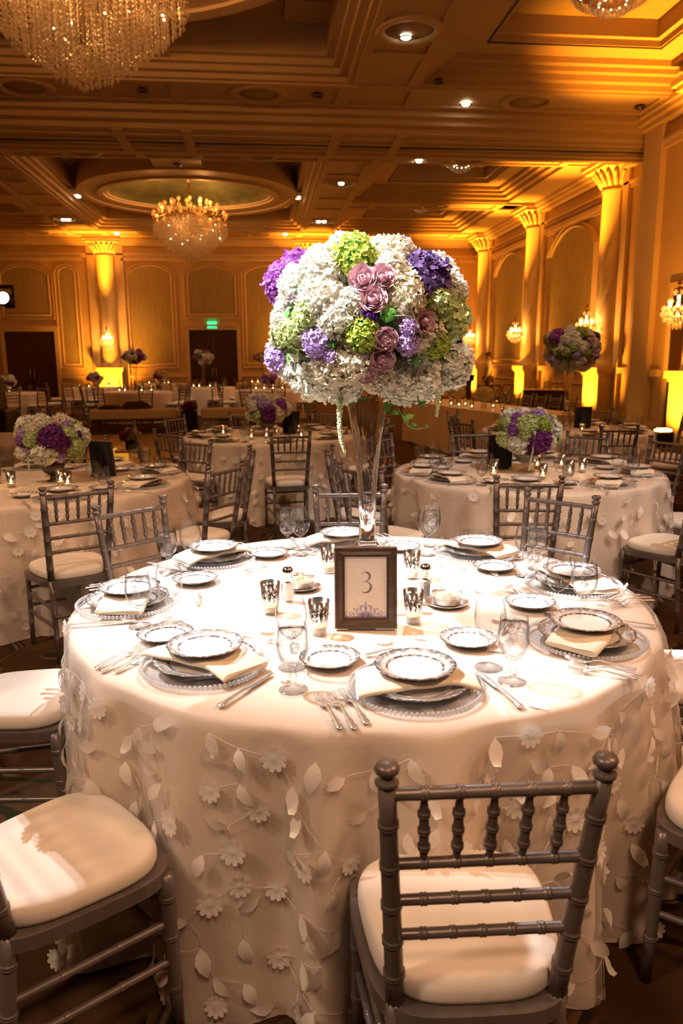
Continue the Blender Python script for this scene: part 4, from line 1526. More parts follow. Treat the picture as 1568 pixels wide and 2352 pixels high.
for (x, y, lab) in ((.236, 2.716, 'silvered glass votive left of the vase foot behind the picture frame'), (.014, 2.275, 'silvered glass votive beside the salt shaker'),
                    (.150, 2.075, 'silvered glass votive just left of the picture frame'), (.525, 2.597, 'silvered glass votive behind the pepper shaker'),
                    (.437, 2.133, 'silvered glass votive just right of the picture frame')):
    votive((x, y, TZ + .001), lab, 'votives on the near table', .25)


def shaker(loc, label, fill, rz):
    t = thing('shaker', label, 'shaker', loc, rz)
    b = MB(); b.bbox((-.0185, -.0185, 0), (.0185, .0185, .074), .006); b.build('glass_body', 'glass', t)
    b = MB(); b.bbox((-.0145, -.0145, .004), (.0145, .0145, .062), .005); b.build('contents', fill, t)
    b = MB(); b.lathe([(.015, .072), (.018, .074), (.0185, .078), (.0175, .092), (.0180, .094), (.0185, .097), (.0175, .106), (.0125, .113), (.0001, .116)], 20); b.build('cap', 'chrome', t)


shaker((.073, 2.391, TZ + .001), 'glass salt shaker with chrome cap beside a votive, left of the frame', 'salt', .4)
shaker((.524, 2.370, TZ + .001), 'glass pepper shaker with chrome cap right of the frame', 'pepper', .2)


def butter_dish(loc, label):
    t = thing('butter_dish', label, 'dish', loc)
    b = MB(); b.lathe([(.0001, .002), (.045, .002), (.052, .004), (.069, .009), (.0705, .0105), (.069, .0085), (.05, .0015), (.04, 0), (.0001, 0)], 40); b.build('saucer', 'silver', t)
    b = MB(); b.lathe([(.0001, .005), (.040, .005), (.044, .008), (.0475, .030), (.0500, .040), (.0505, .041), (.0485, .041), (.0460, .030), (.042, .010), (.0001, .009)], 36); b.build('bowl', 'silver', t)
    rnd = random.Random(5)
    for k in range(7):
        a = k * 2.4; r = .0 if k == 0 else .024
        b = MB(); b.ball((0, 0, 0), (.0125, .0125, .011), 10, 6)
        b.build('butter_ball', 'butter', t, (r * cos(a), r * sin(a), .024 + (.010 if k == 0 else 0)))


butter_dish((.579, 2.289, TZ + .001), 'silver bowl of butter balls on a saucer right of the pepper shaker')
butter_dish((.121, 2.530, TZ + .001), 'silver butter dish behind the salt shaker, left of the frame')


# ---- picture frame with the table number
def frame_profile(b, W, H, prof, mi=0):
    """prof: (inset, depth towards viewer); frame in x-z, viewer at -y"""
    n = len(prof); V = []; F = []
    for (i, d) in prof:
        V += [(-W / 2 + i, -d, i), (W / 2 - i, -d, i), (W / 2 - i, -d, H - i), (-W / 2 + i, -d, H - i)]
    for k in range(n - 1):
        for c in range(4):
            e = (c + 1) % 4
            F.append((k * 4 + c, k * 4 + e, (k + 1) * 4 + e, (k + 1) * 4 + c))
    b.add(V, F, mi)


def strip_path(b, pts, widths, y, mi=0):
    V = []; F = []
    n = len(pts)
    for i, p in enumerate(pts):
        d = Vector(pts[min(i + 1, n - 1)]) - Vector(pts[max(0, i - 1)])
        nn = Vector((-d[1], d[0])).normalized() * widths[i] / 2
        V += [(p[0] + nn.x, y, p[1] + nn.y), (p[0] - nn.x, y, p[1] - nn.y)]
    for i in range(n - 1):
        F.append((2 * i, 2 * i + 2, 2 * i + 3, 2 * i + 1))
    b.add(V, F, mi)


def picture_frame(loc, rz, label, detailed=True, s=1.0):
    t = thing('picture_frame', label, 'picture frame', loc, rz)
    t.rotation_euler = (R(-7), 0, rz)
    t.scale = (s, s, s)
    W, H = .182, .240
    b = MB()
    frame_profile(b, W, H, [(0, 0), (0, .020), (.003, .023), (.006, .023), (.0065, .021), (.010, .021), (.0105, .0195), (.0135, .0195), (.026, .010), (.0275, .0125), (.0295, .0125), (.030, .006)])
    b.build('frame_moulding', 'frame_wood', t)
    b = MB(); b.box((-W / 2 + .004, .0005, .004), (W / 2 - .004, .006, H - .004))
    b.add([(-.03, .007, H * .8), (.03, .007, H * .8), (.04, .085, .014), (-.04, .085, .014), (-.03, .011, H * .8), (.03, .011, H * .8), (.04, .089, .014), (-.04, .089, .014)],
          [(0, 1, 2, 3), (7, 6, 5, 4), (0, 4, 5, 1), (1, 5, 6, 2), (2, 6, 7, 3), (3, 7, 4, 0)])
    b.build('easel_back', 'velvet_black', t)
    b = MB(); b.box((-.064, -.007, .027), (.064, -.0005, H - .027)); cd = b.build('number_card', 'card', t)
    if not detailed:
        return t
    y = -.0074
    # the numeral 3: hairline starts, swelling on the right-hand side of each bowl
    S_ = .0630; ox, oz = -.0165, .1035
    up = catmull([(.09, .845, 0), (.16, .935, 0), (.27, .975, 0), (.41, .90, 0), (.455, .765, 0), (.40, .635, 0), (.27, .555, 0), (.13, .525, 0)], 8)
    wu = [.014 + .090 * max(0, sin(PI * min(1, max(0, (i / (len(up) - 1) - .12) / .78)))) ** 1.6 for i in range(len(up))]
    lo = catmull([(.19, .540, 0), (.34, .515, 0), (.47, .40, 0), (.50, .25, 0), (.42, .09, 0), (.27, .015, 0), (.13, .035, 0), (.045, .115, 0)], 8)
    wl = [.014 + .100 * max(0, sin(PI * min(1, max(0, (i / (len(lo) - 1) - .05) / .85)))) ** 1.6 for i in range(len(lo))]
    b = MB()
    strip_path(b, [(ox + p.x * S_, oz + p.y * S_) for p in up], [w * S_ for w in wu], y)
    strip_path(b, [(ox + p.x * S_, oz + p.y * S_) for p in lo], [w * S_ for w in wl], y - .0001)
    b.build('numeral', 'ink_grey', cd)
    # lilac damask ornament along the foot of the card
    b = MB(); z0 = .0285

    def petal(cx, cz, l, w, ang, k=7):
        P = []
        for i in range(k + 1):
            t_ = i / k; P.append((l * t_, w * sin(PI * t_) ** .8))
        P += [(p[0], -p[1]) for p in P[-2:0:-1]]
        ca, sa = cos(ang), sin(ang)
        b.add([(cx + p[0] * ca - p[1] * sa, y, z0 + cz + p[0] * sa + p[1] * ca) for p in P], [tuple(range(len(P)))])

    def star(cx, cz, r, n=6):
        P = []
        for i in range(2 * n):
            rr = r if i % 2 == 0 else r * .55
            a = PI * i / n + PI / 2
            P.append((cx + rr * cos(a), y, z0 + cz + rr * sin(a)))
        Q = [(cx + r * .22 * cos(PI * i / n + PI / 2), y, z0 + cz + r * .22 * sin(PI * i / n + PI / 2)) for i in range(2 * n)]
        m = 2 * n
        b.add(P + Q, [(i, (i + 1) % m, m + (i + 1) % m, m + i) for i in range(m)])

    def curl(pts, w):
        p = catmull([(a, c, 0) for a, c in pts], 6)
        strip_path(b, [(q.x, z0 + q.y) for q in p], [w * (1 - .6 * i / len(p)) for i in range(len(p))], y)
    for s in (-1, 1):
        for (ang, l) in ((80, .022), (62, .024), (44, .026), (26, .029), (10, .030)):
            petal(s * .002, .001, l, .0036, R(ang) if s > 0 else PI - R(ang))
        petal(s * .001, .026, .011, .0017, R(75) if s > 0 else PI - R(75))
        petal(s * .004, .034, .008, .0013, R(48) if s > 0 else PI - R(48))
        star(s * .0135, .034, .0062); star(s * .0245, .0255, .0052, 7); star(s * .034, .0275, .0042, 8)
        petal(s * .013, .022, .010, .0030, R(70) if s > 0 else PI - R(70))
        petal(s * .024, .014, .010, .0026, R(60) if s > 0 else PI - R(60))
        curl([(s * .012, .002), (s * .030, .004), (s * .047, .010), (s * .048, .018), (s * .041, .019), (s * .040, .013), (s * .045, .012)], .0032)
        curl([(s * .020, .001), (s * .042, .003), (s * .058, .007), (s * .062, .013), (s * .0615, .019), (s * .058, .018), (s * .059, .014)], .003)
        curl([(s * .030, .0005), (s * .048, .001), (s * .063, .004)], .003)
        petal(s * .030, .010, .012, .0032, R(25) if s > 0 else PI - R(25))
        petal(s * .052, .0005, .011, .0026, R(15) if s > 0 else PI - R(15))
    petal(0, .0, .044, .0024, PI / 2); petal(0, .036, .014, .0022, PI / 2)
    curl([(-.063, .0008), (0, .0006), (.063, .0008)], .0022)
    b.build('damask_ornament', 'ink_lilac', cd)
    return t


picture_frame((.290, 2.105, TZ + .002), R(-6.5), 'bronze-brown picture frame holding the number 3 card with lilac damask')

# ================================================================== FLOWERS
def floret_head(seed, n, size, squash=1.0, lift=.04, name='hydrangea', mats=('petal_white', 'stem_green'), petals=4, low=-.55):
    """a mop head: florets of rounded petals all over a ball of radius 1"""
    rnd = random.Random(seed)
    b = MB()
    b.ball((0, 0, 0), (.86, .86, .86 * squash), 12, 8, mi=1)
    ga = PI * (3 - math.sqrt(5))
    for i in range(n):
        z = 1 - (1 - low) * (i + .5) / n
        rr = math.sqrt(max(0, 1 - z * z)); a = i * ga + rnd.uniform(-.2, .2)
        nrm = Vector((rr * cos(a), rr * sin(a), z))
        rad = 1 + rnd.uniform(-.13, .08) + .07 * sin(3 * nrm.x + seed) * cos(4 * nrm.y + 2 * nrm.z)
        p = Vector((nrm.x * rad, nrm.y * rad, nrm.z * rad * squash))
        nn = (nrm + Vector((rnd.uniform(-.55, .55), rnd.uniform(-.55, .55), rnd.uniform(-.55, .55)))).normalized()
        t = nn.orthogonal().normalized(); bt = nn.cross(t)
        off = rnd.uniform(0, PI)
        s = size * rnd.uniform(.7, 1.35)
        for k in range(petals):
            an = off + 2 * PI * k / petals
            d = t * cos(an) + bt * sin(an); e = nn.cross(d)
            up = rnd.uniform(.0, .6)
            V = [p - nn * .03, p + d * s * .42 + e * s * .40 + nn * s * up * .3, p + d * s * .85 + e * s * .36 + nn * s * up * .7, p + d * s * 1.02 + nn * s * up,
                 p + d * s * .85 - e * s * .36 + nn * s * up * .7, p + d * s * .42 - e * s * .40 + nn * s * up * .3]
            b.add(V, [(0, 1, 2, 3), (0, 3, 4, 5)])
    return b.mesh(name, list(mats))


def rose_mesh(mname, seed, layers=7):
    rnd = random.Random(seed)
    b = MB()
    b.ball((0, 0, -.05), (.5, .5, .5), 10, 6)
    for L_ in range(layers):
        f = L_ / (layers - 1)
        rad = .16 + .80 * f
        npet = 3 + (L_ > 1) + (L_ > 3)
        for k in range(npet):
            a0 = 2 * PI * k / npet + L_ * .9 + rnd.uniform(-.1, .1)
            wd = 2 * PI / npet * .72
            top = .62 - .26 * f

            def fn(u, v, a0=a0, wd=wd, rad=rad, top=top, f=f):
                a = a0 + (u - .5) * wd * 2 * .62
                edge = 1 - (2 * abs(u - .5)) ** 2.5 * .35
                h = -.45 + (top + .45) * v * edge
                rr = rad * (.70 + .30 * min(1, v * 1.25)) + (.13 * f * max(0, v - .72) / .28) - .05 * (1 - v)
                return (rr * cos(a), rr * sin(a), h - (.06 * f * max(0, v - .8) / .2) + .05 * sin(9 * u + L_) * f * v)
            b.grid(fn, 5, 5)
    return b.mesh('rose', mname)


def ivy_mesh(m):
    b = MB()
    P = [(0, 0), (.18, -.28), (.52, -.36), (.42, -.08), (.78, -.02), (1.0, 0), (.78, .02), (.42, .08), (.52, .36), (.18, .28)]
    P = [(-.02, 0), (.0, -.30), (.28, -.48), (.36, -.22), (.70, -.26), (.74, -.12), (1.0, 0), (.74, .12), (.70, .26), (.36, .22), (.28, .48), (.0, .30)]
    V = [(p[0], p[1], .10 * sin(p[0] * 3) - abs(p[1]) * .18) for p in P]
    V.append((.36, 0, .16))
    c = len(V) - 1
    b.add(V, [(c, i, (i + 1) % (len(P))) for i in range(len(P))], smooth=True)
    return b.mesh('ivy_leaf', m)


H = {}
FL = {}
for key, m, n, s in (('W', 'petal_white', 230, .20), ('C', 'petal_cream', 230, .20), ('G', 'petal_green', 190, .19), ('P', 'petal_purple', 180, .21), ('B', 'petal_indigo', 150, .24),
                     ('Q', 'petal_plum', 170, .21)):
    FL[key] = floret_head(hash(m) % 1 + len(m) * 7 + n, n, s, .92, name='hydrangea', mats=(m, 'stem_green' if key in 'WCG' else m))
FL['L'] = floret_head(31, 260, .13, .95, name='viburnum', mats=('petal_lime', 'leaf_green'), petals=5)
FL['V'] = floret_head(37, 110, .21, .95, name='stock', mats=('petal_lavender', 'petal_lavender'))
FL['R'] = rose_mesh('petal_rose', 3)
FL['D'] = rose_mesh('petal_violet', 5, 4)
FL['S'] = rose_mesh('petal_lilac', 7, 4)
FL['Y'] = rose_mesh('petal_cream', 9, 6)
FL['I'] = ivy_mesh('leaf_green')
FL['J'] = ivy_mesh('leaf_bright')
FNAME = dict(W='white_hydrangea', C='cream_hydrangea', G='green_hydrangea', P='purple_hydrangea', B='indigo_hydrangea', Q='plum_hydrangea', L='lime_viburnum', V='lavender_stock',
             R='rose', D='violet_lisianthus', S='lilac_lisianthus', Y='cream_rose', I='ivy_leaf', J='ivy_leaf')


def bloom(root, k, p, r, c=(0, 0, 0), rnd=random):
    """put a bloom so that its face looks outwards from c"""
    p = Vector(p); n = (p - Vector(c))
    if n.length < 1e-4:
        n = Vector((0, -1, 0))
    n.normalize()
    q = n.to_track_quat('Z', 'Y') if k not in 'IJ' else (n + Vector((0, 0, .3))).to_track_quat('Z', 'Y')
    e = (q.to_matrix().to_4x4() @ Matrix.Rotation(rnd.uniform(0, 6.28), 4, 'Z')).to_euler()
    sc_ = r * (1.0 if k not in 'IJ' else 1.7)
    return put(FNAME[k], FL[k], root, p, rot=e, scale=sc_)


MAIN = dict(
    W=[(-.079, -.062, .205, .056), (-.165, -.172, .103, .074), (-.165, -.222, .035, .062), (-.121, -.250, -.020, .055), (.239, -.145, .069, .048), (-.280, -.102, -.012, .034),
       (-.167, -.020, -.170, .088), (-.224, .008, -.150, .066), (-.077, -.270, .023, .045), (.124, -.090, -.170, .092), (.188, -.052, -.190, .070), (.263, -.060, -.150, .070)],
    C=[(.058, -.160, .172, .062), (.037, -.240, .123, .048), (.066, -.255, .043, .066), (-.069, -.213, -.131, .068), (.008, -.185, -.175, .056)],
    L=[(-.064, -.190, .166, .066), (-.053, -.278, -.059, .050), (.171, -.225, -.085, .044), (.235, -.075, -.130, .042)],
    G=[(-.200, -.212, -.006, .046), (-.241, -.150, -.046, .050), (.220, -.165, -.012, .070), (.176, -.235, .030, .040)],
    P=[(-.271, -.009, .112, .058), (-.221, -.016, .158, .056)],
    B=[(.144, -.200, .107, .070)],
    V=[(-.177, -.222, -.083, .046), (-.143, -.240, -.123, .026), (.085, -.152, .209, .028), (.143, -.192, .158, .026), (.078, -.296, -.045, .028), (.078, -.280, -.086, .034), (-.285, .000, -.125, .048)],
    R=[(-.053, -.292, .086, .040), (.002, -.296, .092, .034), (-.027, -.308, .033, .037), (.129, -.285, -.027, .031), (.010, -.303, -.075, .033), (.005, -.280, -.130, .035), (-.037, -.250, -.167, .033)],
    D=[(-.037, -.305, -.010, .027), (-.298, -.008, -.062, .030), (.295, -.081, .025, .018), (.288, -.073, -.079, .018)],
    S=[(-.252, -.165, .055, .028), (-.283, -.100, .024, .032)],
    I=[(-.264, -.155, .021, .026), (-.232, -.200, .022, .024), (.025, -.315, -.026, .034), (-.224, -.190, .080, .024), (.101, -.262, -.132, .018), (.021, -.312, .011, .016), (.007, -.275, .125, .02),
       (-.137, -.262, -.081, .022), (-.080, -.285, -.089, .024)],
    J=[(-.256, -.140, -.089, .028), (-.264, -.07, -.113, .022), (-.238, -.150, -.106, .022)])


def tall_vase(root, z0):
    """clear trumpet vase; z0 = height of its plinth above the cloth"""
    b = MB()
    out = [(.0265, z0 + .018), (.0275, z0 + .10), (.0295, z0 + .18), (.0335, z0 + .24), (.0395, z0 + .30), (.047, z0 + .36), (.058, z0 + .43), (.075, z0 + .51), (.092, z0 + .575)]
    inn = [(r - .0045, z) for r, z in out[1:]]
    fl = lambda a, r: 1 + .03 * cos(a * 8)
    b.lathe([(.0001, z0 + .018)] + out + list(reversed(inn)) + [(.012, z0 + .06), (.0001, z0 + .05)], 48, wob=fl)
    b.build('trumpet', 'vase_glass', root)
    b = MB(); b.bbox((-.039, -.039, z0 - .012), (.039, .039, z0 + .006), .006); b.lathe([(.030, z0 + .006), (.0265, z0 + .012), (.027, z0 + .018)], 24)
    b.build('plinth', 'vase_glass', root)
    b = MB(); b.lathe([(.0001, .0), (.062, .0), (.064, .004), (.050, .010), (.046, .03), (.046, z0 - .03), (.050, z0 - .013), (.0001, z0 - .0125)], 32)
    b.build('riser', 'glass', root)


def main_bouquet(root, top, seed, back=True, detail=True):
    rnd = random.Random(seed)
    C = Vector((0, 0, top))
    core = MB(); core.ball((0, 0, 0), (.225, .225, .18), 16, 10); core.build('foliage_core', 'leaf_green', root, C)
    for k, lst in MAIN.items():
        for (x, y, z, r) in lst:
            bloom(root, k, (x * .95, y * .97, z * (.90 if z > .1 else .97) + top), r * .97, C, rnd)
    for (k, x, y, z, r) in (('W', -.05, -.235, -.075, .05), ('W', -.215, -.12, .075, .06), ('C', .135, -.225, -.055, .05), ('W', .02, -.10, .168, .055), ('W', .20, -.09, .12, .055), ('C', -.12, -.19, -.14, .06),
                            ('W', .06, -.16, -.19, .06), ('W', -.09, -.09, -.20, .06), ('G', -.25, -.03, -.05, .05), ('W', -.15, -.10, .145, .052)):
        bloom(root, k, (x, y, z + top), r, C, rnd)
    if back:                                     # the side away from the camera
        kinds = 'WGWCPLWVWCGR'
        for i in range(16):
            a = R(18 + 144 * (i % 8) / 7); el = (.55, -.35)[i // 8] + rnd.uniform(-.12, .12)
            p = (.235 * cos(a) * cos(el), .235 * sin(a) * cos(el), .20 * sin(el) + top)
            bloom(root, kinds[i % 12], p, .04 if kinds[i % 12] == 'R' else rnd.uniform(.062, .082), C, rnd)


cp = thing('flower_centerpiece', 'tall clear trumpet vase crowned with white, green and purple flowers on the near table', 'flower arrangement', (.334, 2.388, TZ + .001))
tall_vase(cp, .18)
main_bouquet(cp, .903 - .001, 1)


def hang(root, pts, r0, r1, m='amaranth', name='hanging_amaranth', lumps=True):
    P = catmull(pts, 8)
    n = len(P)
    b = MB(); b.tube(P, [r0 + (r1 - r0) * i / (n - 1) for i in range(n)], 8)
    rnd = random.Random(3)
    if lumps:
        for i in range(1, n - 1):
            rr = r0 + (r1 - r0) * i / (n - 1)
            for k in range(6):
                a = rnd.uniform(0, 6.28)
                b.ball((P[i].x + rr * cos(a), P[i].y + rr * sin(a), P[i].z + rnd.uniform(-.003, .003)), rr * .45, 5, 4)
    return b.build(name, m, root)


def loc_of(x, y, z):
    return (x - .334, y - 2.388, z - TZ - .001)


hang(cp, [loc_of(.237, 2.25, 1.455), loc_of(.232, 2.245, 1.40), loc_of(.231, 2.245, 1.345), loc_of(.236, 2.245, 1.30), loc_of(.248, 2.245, 1.264)], .0085, .0035)
hang(cp, [loc_of(.528, 2.25, 1.45), loc_of(.528, 2.25, 1.41), loc_of(.525, 2.25, 1.37)], .0065, .004)
# trailing ivy under the flowers and a bare tendril over the front
for pts in ([(.36, 2.27, 1.46), (.40, 2.25, 1.41), (.42, 2.25, 1.375), (.435, 2.25, 1.35), (.46, 2.25, 1.335), (.503, 2.25, 1.341)],
            [(.38, 2.27, 1.45), (.43, 2.26, 1.42), (.47, 2.26, 1.415), (.50, 2.27, 1.40)],
            [(.345, 2.30, 1.46), (.33, 2.29, 1.43), (.298, 2.29, 1.425)],
            [(.362, 2.085, 1.735), (.40, 2.075, 1.69), (.43, 2.085, 1.63), (.455, 2.105, 1.57), (.475, 2.14, 1.525)],
            [(.36, 2.085, 1.655), (.39, 2.07, 1.655), (.415, 2.085, 1.652)]):
    P = catmull([loc_of(*p) for p in pts], 6)
    b = MB(); b.tube(P, .0016, 5); b.build('ivy_stem', 'stem_green', cp)
rnd = random.Random(6)
for (x, y, z, s, k) in ((.372, 2.265, 1.43, .040, 'J'), (.366, 2.255, 1.395, .048, 'J'), (.390, 2.25, 1.388, .030, 'J'), (.425, 2.25, 1.366, .036, 'J'), (.447, 2.25, 1.345, .022, 'J'), (.472, 2.26, 1.405, .030, 'I'),
                        (.405, 2.29, 1.435, .055, 'I'), (.455, 2.30, 1.43, .045, 'I'), (.300, 2.30, 1.425, .034, 'I'), (.250, 2.31, 1.44, .055, 'I'), (.262, 2.30, 1.415, .040, 'J'), (.490, 2.25, 1.343, .012, 'J')):
    e = Euler((rnd.uniform(.5, 1.2), rnd.uniform(-.6, .6), rnd.uniform(-1.2, 1.2) - .6))
    put('ivy_leaf', FL[k], cp, loc_of(x, y, z), rot=e, scale=s)

# second tall arrangement, right far table
cp2 = thing('flower_centerpiece', 'tall trumpet vase of purple and white flowers on the right far table', 'flower arrangement', (DT[0], DT[1], TZ + .001), .5)
tall_vase(cp2, .18)
main_bouquet(cp2, .885, 2)


def low_bowl(root, kind):
    b = MB()
    if kind == 'dark':
        b.lathe([(.0001, 0), (.040, 0), (.042, .004), (.022, .012), (.018, .03), (.026, .042), (.05, .055), (.075, .085), (.085, .125), (.083, .125), (.0001, .06)], 32)
        b.build('bowl', 'silver' if False else 'downlight_off', root)
    else:
        b.lathe([(.0001, 0), (.05, 0), (.052, .004), (.022, .014), (.014, .035), (.03, .05), (.06, .07), (.085, .105), (.09, .14), (.088, .14), (.055, .075), (.0001, .052)], 32)
        b.build('bowl', 'vase_thin', root)


def low_bouquet(root, blooms, top, rx, rz_, seed, fill='WGCPLWVG', nback=9):
    rnd = random.Random(seed)
    C = Vector((0, 0, top))
    core = MB(); core.ball((0, 0, 0), (rx * .72, rx * .72, rz_ * .72), 14, 8); core.build('foliage_core', 'leaf_green', root, C)
    for (k, x, z, r) in blooms:                 # x, z across the face turned to the camera, as fractions
        q = max(0.02, 1 - x * x - z * z)
        p = (x * rx * .86, -math.sqrt(q) * rx * .86, top + z * rz_ * .86)
        bloom(root, k, p, r, C, rnd)
    for i in range(nback):
        a = R(10 + 160 * i / max(1, nback - 1)); el = .1 + .35 * (i % 3)
        k = fill[i % len(fill)]
        bloom(root, k, (rx * .8 * cos(a) * cos(el), rx * .8 * sin(a) * cos(el), top + rz_ * .8 * sin(el)), rx * .30, C, rnd)


def face(x, y):
    return math.atan2(x, -y) if False else -math.atan2(x, y)


t = thing('flower_centerpiece', 'plum, white and green hydrangeas in a dark footed bowl on the left table', 'flower arrangement', (LT[0] + .04, LT[1], TZ + .001), face(*LT))
low_bowl(t, 'dark')
low_bouquet(t, [('Q', .05, .25, .075), ('Q', .28, .05, .06), ('Q', -.12, .05, .05), ('W', -.22, -.42, .072), ('W', -.05, -.35, .05), ('G', .70, -.18, .062), ('G', .55, .35, .05), ('G', .72, -.5, .05), ('V', .22, -.55, .045), ('V', .55, .72, .035),
                ('W', -.15, .82, .05), ('R', .12, .86, .035), ('C', -.5, .6, .045), ('G', -.55, .18, .05), ('P', -.85, .1, .035), ('V', -.8, .35, .04), ('W', -.82, -.4, .05), ('V', -.62, -.35, .03), ('D', .9, .3, .025),
                ('I', -.55, -.3, .04), ('I', -.45, -.1, .03)], .265, .235, .165, 21)
hang(t, [(-.14, -.16, .18), (-.14, -.17, .12), (-.135, -.17, .06)], .006, .003)
t = thing('flower_centerpiece', 'low bowl of lime, white and plum flowers with pink roses on the right table', 'flower arrangement', (RT[0] + .0, RT[1], TZ + .001), face(*RT))
low_bowl(t, 'glass')
low_bouquet(t, [('G', .0, .42, .075), ('G', -.05, .1, .055), ('L', .52, .42, .06), ('Q', .42, -.3, .08), ('Q', .2, -.6, .055), ('W', -.3, -.42, .07), ('Y', -.05, -.2, .042), ('G', -.72, -.25, .065), ('R', -.58, .02, .032), ('R', .3, .42, .030),
                ('R', .68, -.02, .040), ('P', -.42, .2, .05), ('P', -.38, .7, .04), ('R', -.1, .85, .035), ('R', .08, .88, .030), ('V', .35, .8, .05), ('V', .75, .55, .035), ('C', .8, -.4, .05), ('G', -.7, .45, .045), ('I', .6, .7, .05),
                ('I', -.95, .1, .06), ('J', -1.1, .2, .05), ('I', 1.05, -.05, .06), ('J', 1.15, -.25, .05)], .27, .215, .17, 22)
hang(t, [(.05, -.21, .30), (.045, -.22, .2), (.03, -.21, .10), (.02, -.20, .03)], .007, .004)
t = thing('flower_centerpiece', 'low arrangement of purple and cream flowers on the table behind the trumpet vase', 'flower arrangement', (BT[0] - .04, BT[1], TZ + .001), face(*BT))
low_bowl(t, 'glass')
low_bouquet(t, [('Q', .1, -.2, .09), ('V', -.25, .5, .06), ('V', .05, .45, .06), ('V', -.45, .75, .05), ('W', -.62, .35, .06), ('W', -.8, -.3, .05), ('C', .5, -.25, .075), ('Y', .32, .8, .04), ('Y', .35, .45, .04), ('P', .7, .45, .06), ('R', .85, .1, .05),
                ('R', .8, -.35, .04), ('D', -.75, -.05, .03), ('G', -.4, -.35, .06), ('I', -.2, -.45, .06), ('V', .0, .2, .05), ('G', -.2, .85, .04)], .26, .245, .17, 23)
t = thing('flower_centerpiece', 'low flower bowl on the table cut by the left frame edge', 'flower arrangement', (ET[0] - .1, ET[1], TZ + .001), face(*ET))
low_bowl(t, 'glass')
low_bouquet(t, [('Q', 0, 0, .08), ('W', -.5, .2, .07), ('G', .5, .2, .07), ('V', .1, .6, .06), ('C', .4, -.5, .06), ('P', -.4, -.5, .06)], .26, .23, .16, 24)

# ================================================================== BACKGROUND TABLE SETTINGS
random.seed(21)
NOT_ALL = {'L': [-69, -24, 21, 66, 111, -114], 'R': [-109, -66, -22, 20, 60, 100, 140, 180, -149], 'B': [-130, -84, -40, 5, 50, 95, 140, -175], 'D': [-135, -94, -45, -5, 45, 95, 140, 180]}
for key, angs in NOT_ALL.items():
    c0 = TAB[key]
    near = key in 'LR'
    lists = {k: [] for k in ('charger', 'plate', 'salad', 'napkin', 'bread', 'water', 'wine', 'fork')}
    for a in angs:
        ar = R(a)
        c = (c0[0] + .73 * cos(ar), c0[1] + .73 * sin(ar))
        px, py = to_px((c[0], c[1], TZ))
        if px < -40 or px > 1610:
            continue
        rz = ar + PI / 2
        ch = thing('charger_plate', 'x', 'charger', (c[0], c[1], TZ + .002), rz, 'chargers on ' + TNAME[key])
        put('glass_disc', CHG, ch)
        if near:
            put('bead_rim', BEADS, ch)
        lists['charger'].append(ch)
        z1 = TZ + .0085
        lists['plate'].append(tag(put('dinner_plate', PL_D, None, (c[0], c[1], z1), rz), 'x', 'plate', 'large plates on ' + TNAME[key]))
        lists['napkin'].append(tag(put('folded_napkin', NAP, None, (c[0], c[1], z1 + .0205), rz + random.uniform(-.6, .6)), 'x', 'napkin', 'napkins on ' + TNAME[key]))
        lists['salad'].append(tag(put('salad_plate', PL_S, None, (c[0], c[1], z1 + .0375), rz), 'x', 'plate', 'small plates on ' + TNAME[key]))
        o = spot_pt(c, rz, -.19, .17)
        if near:
            lists['bread'].append(tag(put('bread_plate', PL_B, None, (o[0], o[1], TZ + .002), rz), 'x', 'plate', 'bread plates on ' + TNAME[key]))
            for x in (-.215,):
                o = spot_pt(c, rz, x, -.01)
                lists['fork'].append(tag(put('dinner_fork', FORK, None, (o[0], o[1], TZ + .003), rz + .1), 'x', 'fork', 'forks on ' + TNAME[key]))
        o = spot_pt(c, rz, .24, .02); lists['water'].append(water_glass((o[0], o[1], TZ + .001), 'x', 'water goblets on ' + TNAME[key]))
        o = spot_pt(c, rz, .20, .11); lists['wine'].append(wine_glass((o[0], o[1], TZ + .001), 'x', 'wine glasses on ' + TNAME[key]))
    for k, f in (('charger', 'beaded glass charger, # on '), ('plate', 'large silver-rimmed plate, # on '), ('salad', 'small upper china plate, # on '), ('napkin', 'folded napkin between plates, # on '),
                 ('bread', 'bread plate, # on '), ('water', 'goblet of iced water, # on '), ('wine', 'empty wine glass, # on '), ('fork', 'silver fork, # on ')):
        order(lists[k], f + TNAME[key])

# votives and black-backed number frames on those tables
for key, pts in (('L', ((-.16, -.22), (.13, -.17), (.20, -.28), (.05, .16), (-.3, -.05))), ('R', ((-.26, -.10), (.12, .10), (.22, -.24), (.36, -.12), (-.02, -.38), (-.30, -.22), (.3, .1))),
                 ('B', ((-.50, .05), (-.20, -.42), (.05, -.50), (.30, -.40), (-.05, -.33), (.30, .1))), ('D', ((-.22, -.42), (.02, -.38), (.18, -.50), (.3, .2)))):
    out = []
    for (x, y) in pts:
        out.append(votive((TAB[key][0] + x, TAB[key][1] + y, TZ + .001), 'x', 'votives on ' + TNAME[key], .2 if key in 'LR' else 0))
    order(out, 'lit votive tumbler, # on ' + TNAME[key])
picture_frame((LT[0] + .33, LT[1] + .18, TZ + .002), R(155), 'picture frame seen from its black back on the left table', False)
picture_frame((RT[0] - .14, RT[1] + .16, TZ + .002), R(182), 'picture frame seen from its black back behind the low bowl on the right table', False)
picture_frame((DT[0] + .24, DT[1] + .12, TZ + .002), R(170), 'picture frame seen from its black back beside the second tall vase', False)
picture_frame((BT[0] + .22, BT[1] + .12, TZ + .002), R(175), 'picture frame seen from its black back behind the trumpet vase', False)
out = [water_glass((ET[0] + x, ET[1] + y, TZ + .001), 'x', 'goblets on ' + TNAME['E']) for x, y in ((.45, -.45), (.72, -.1), (.62, .25))]
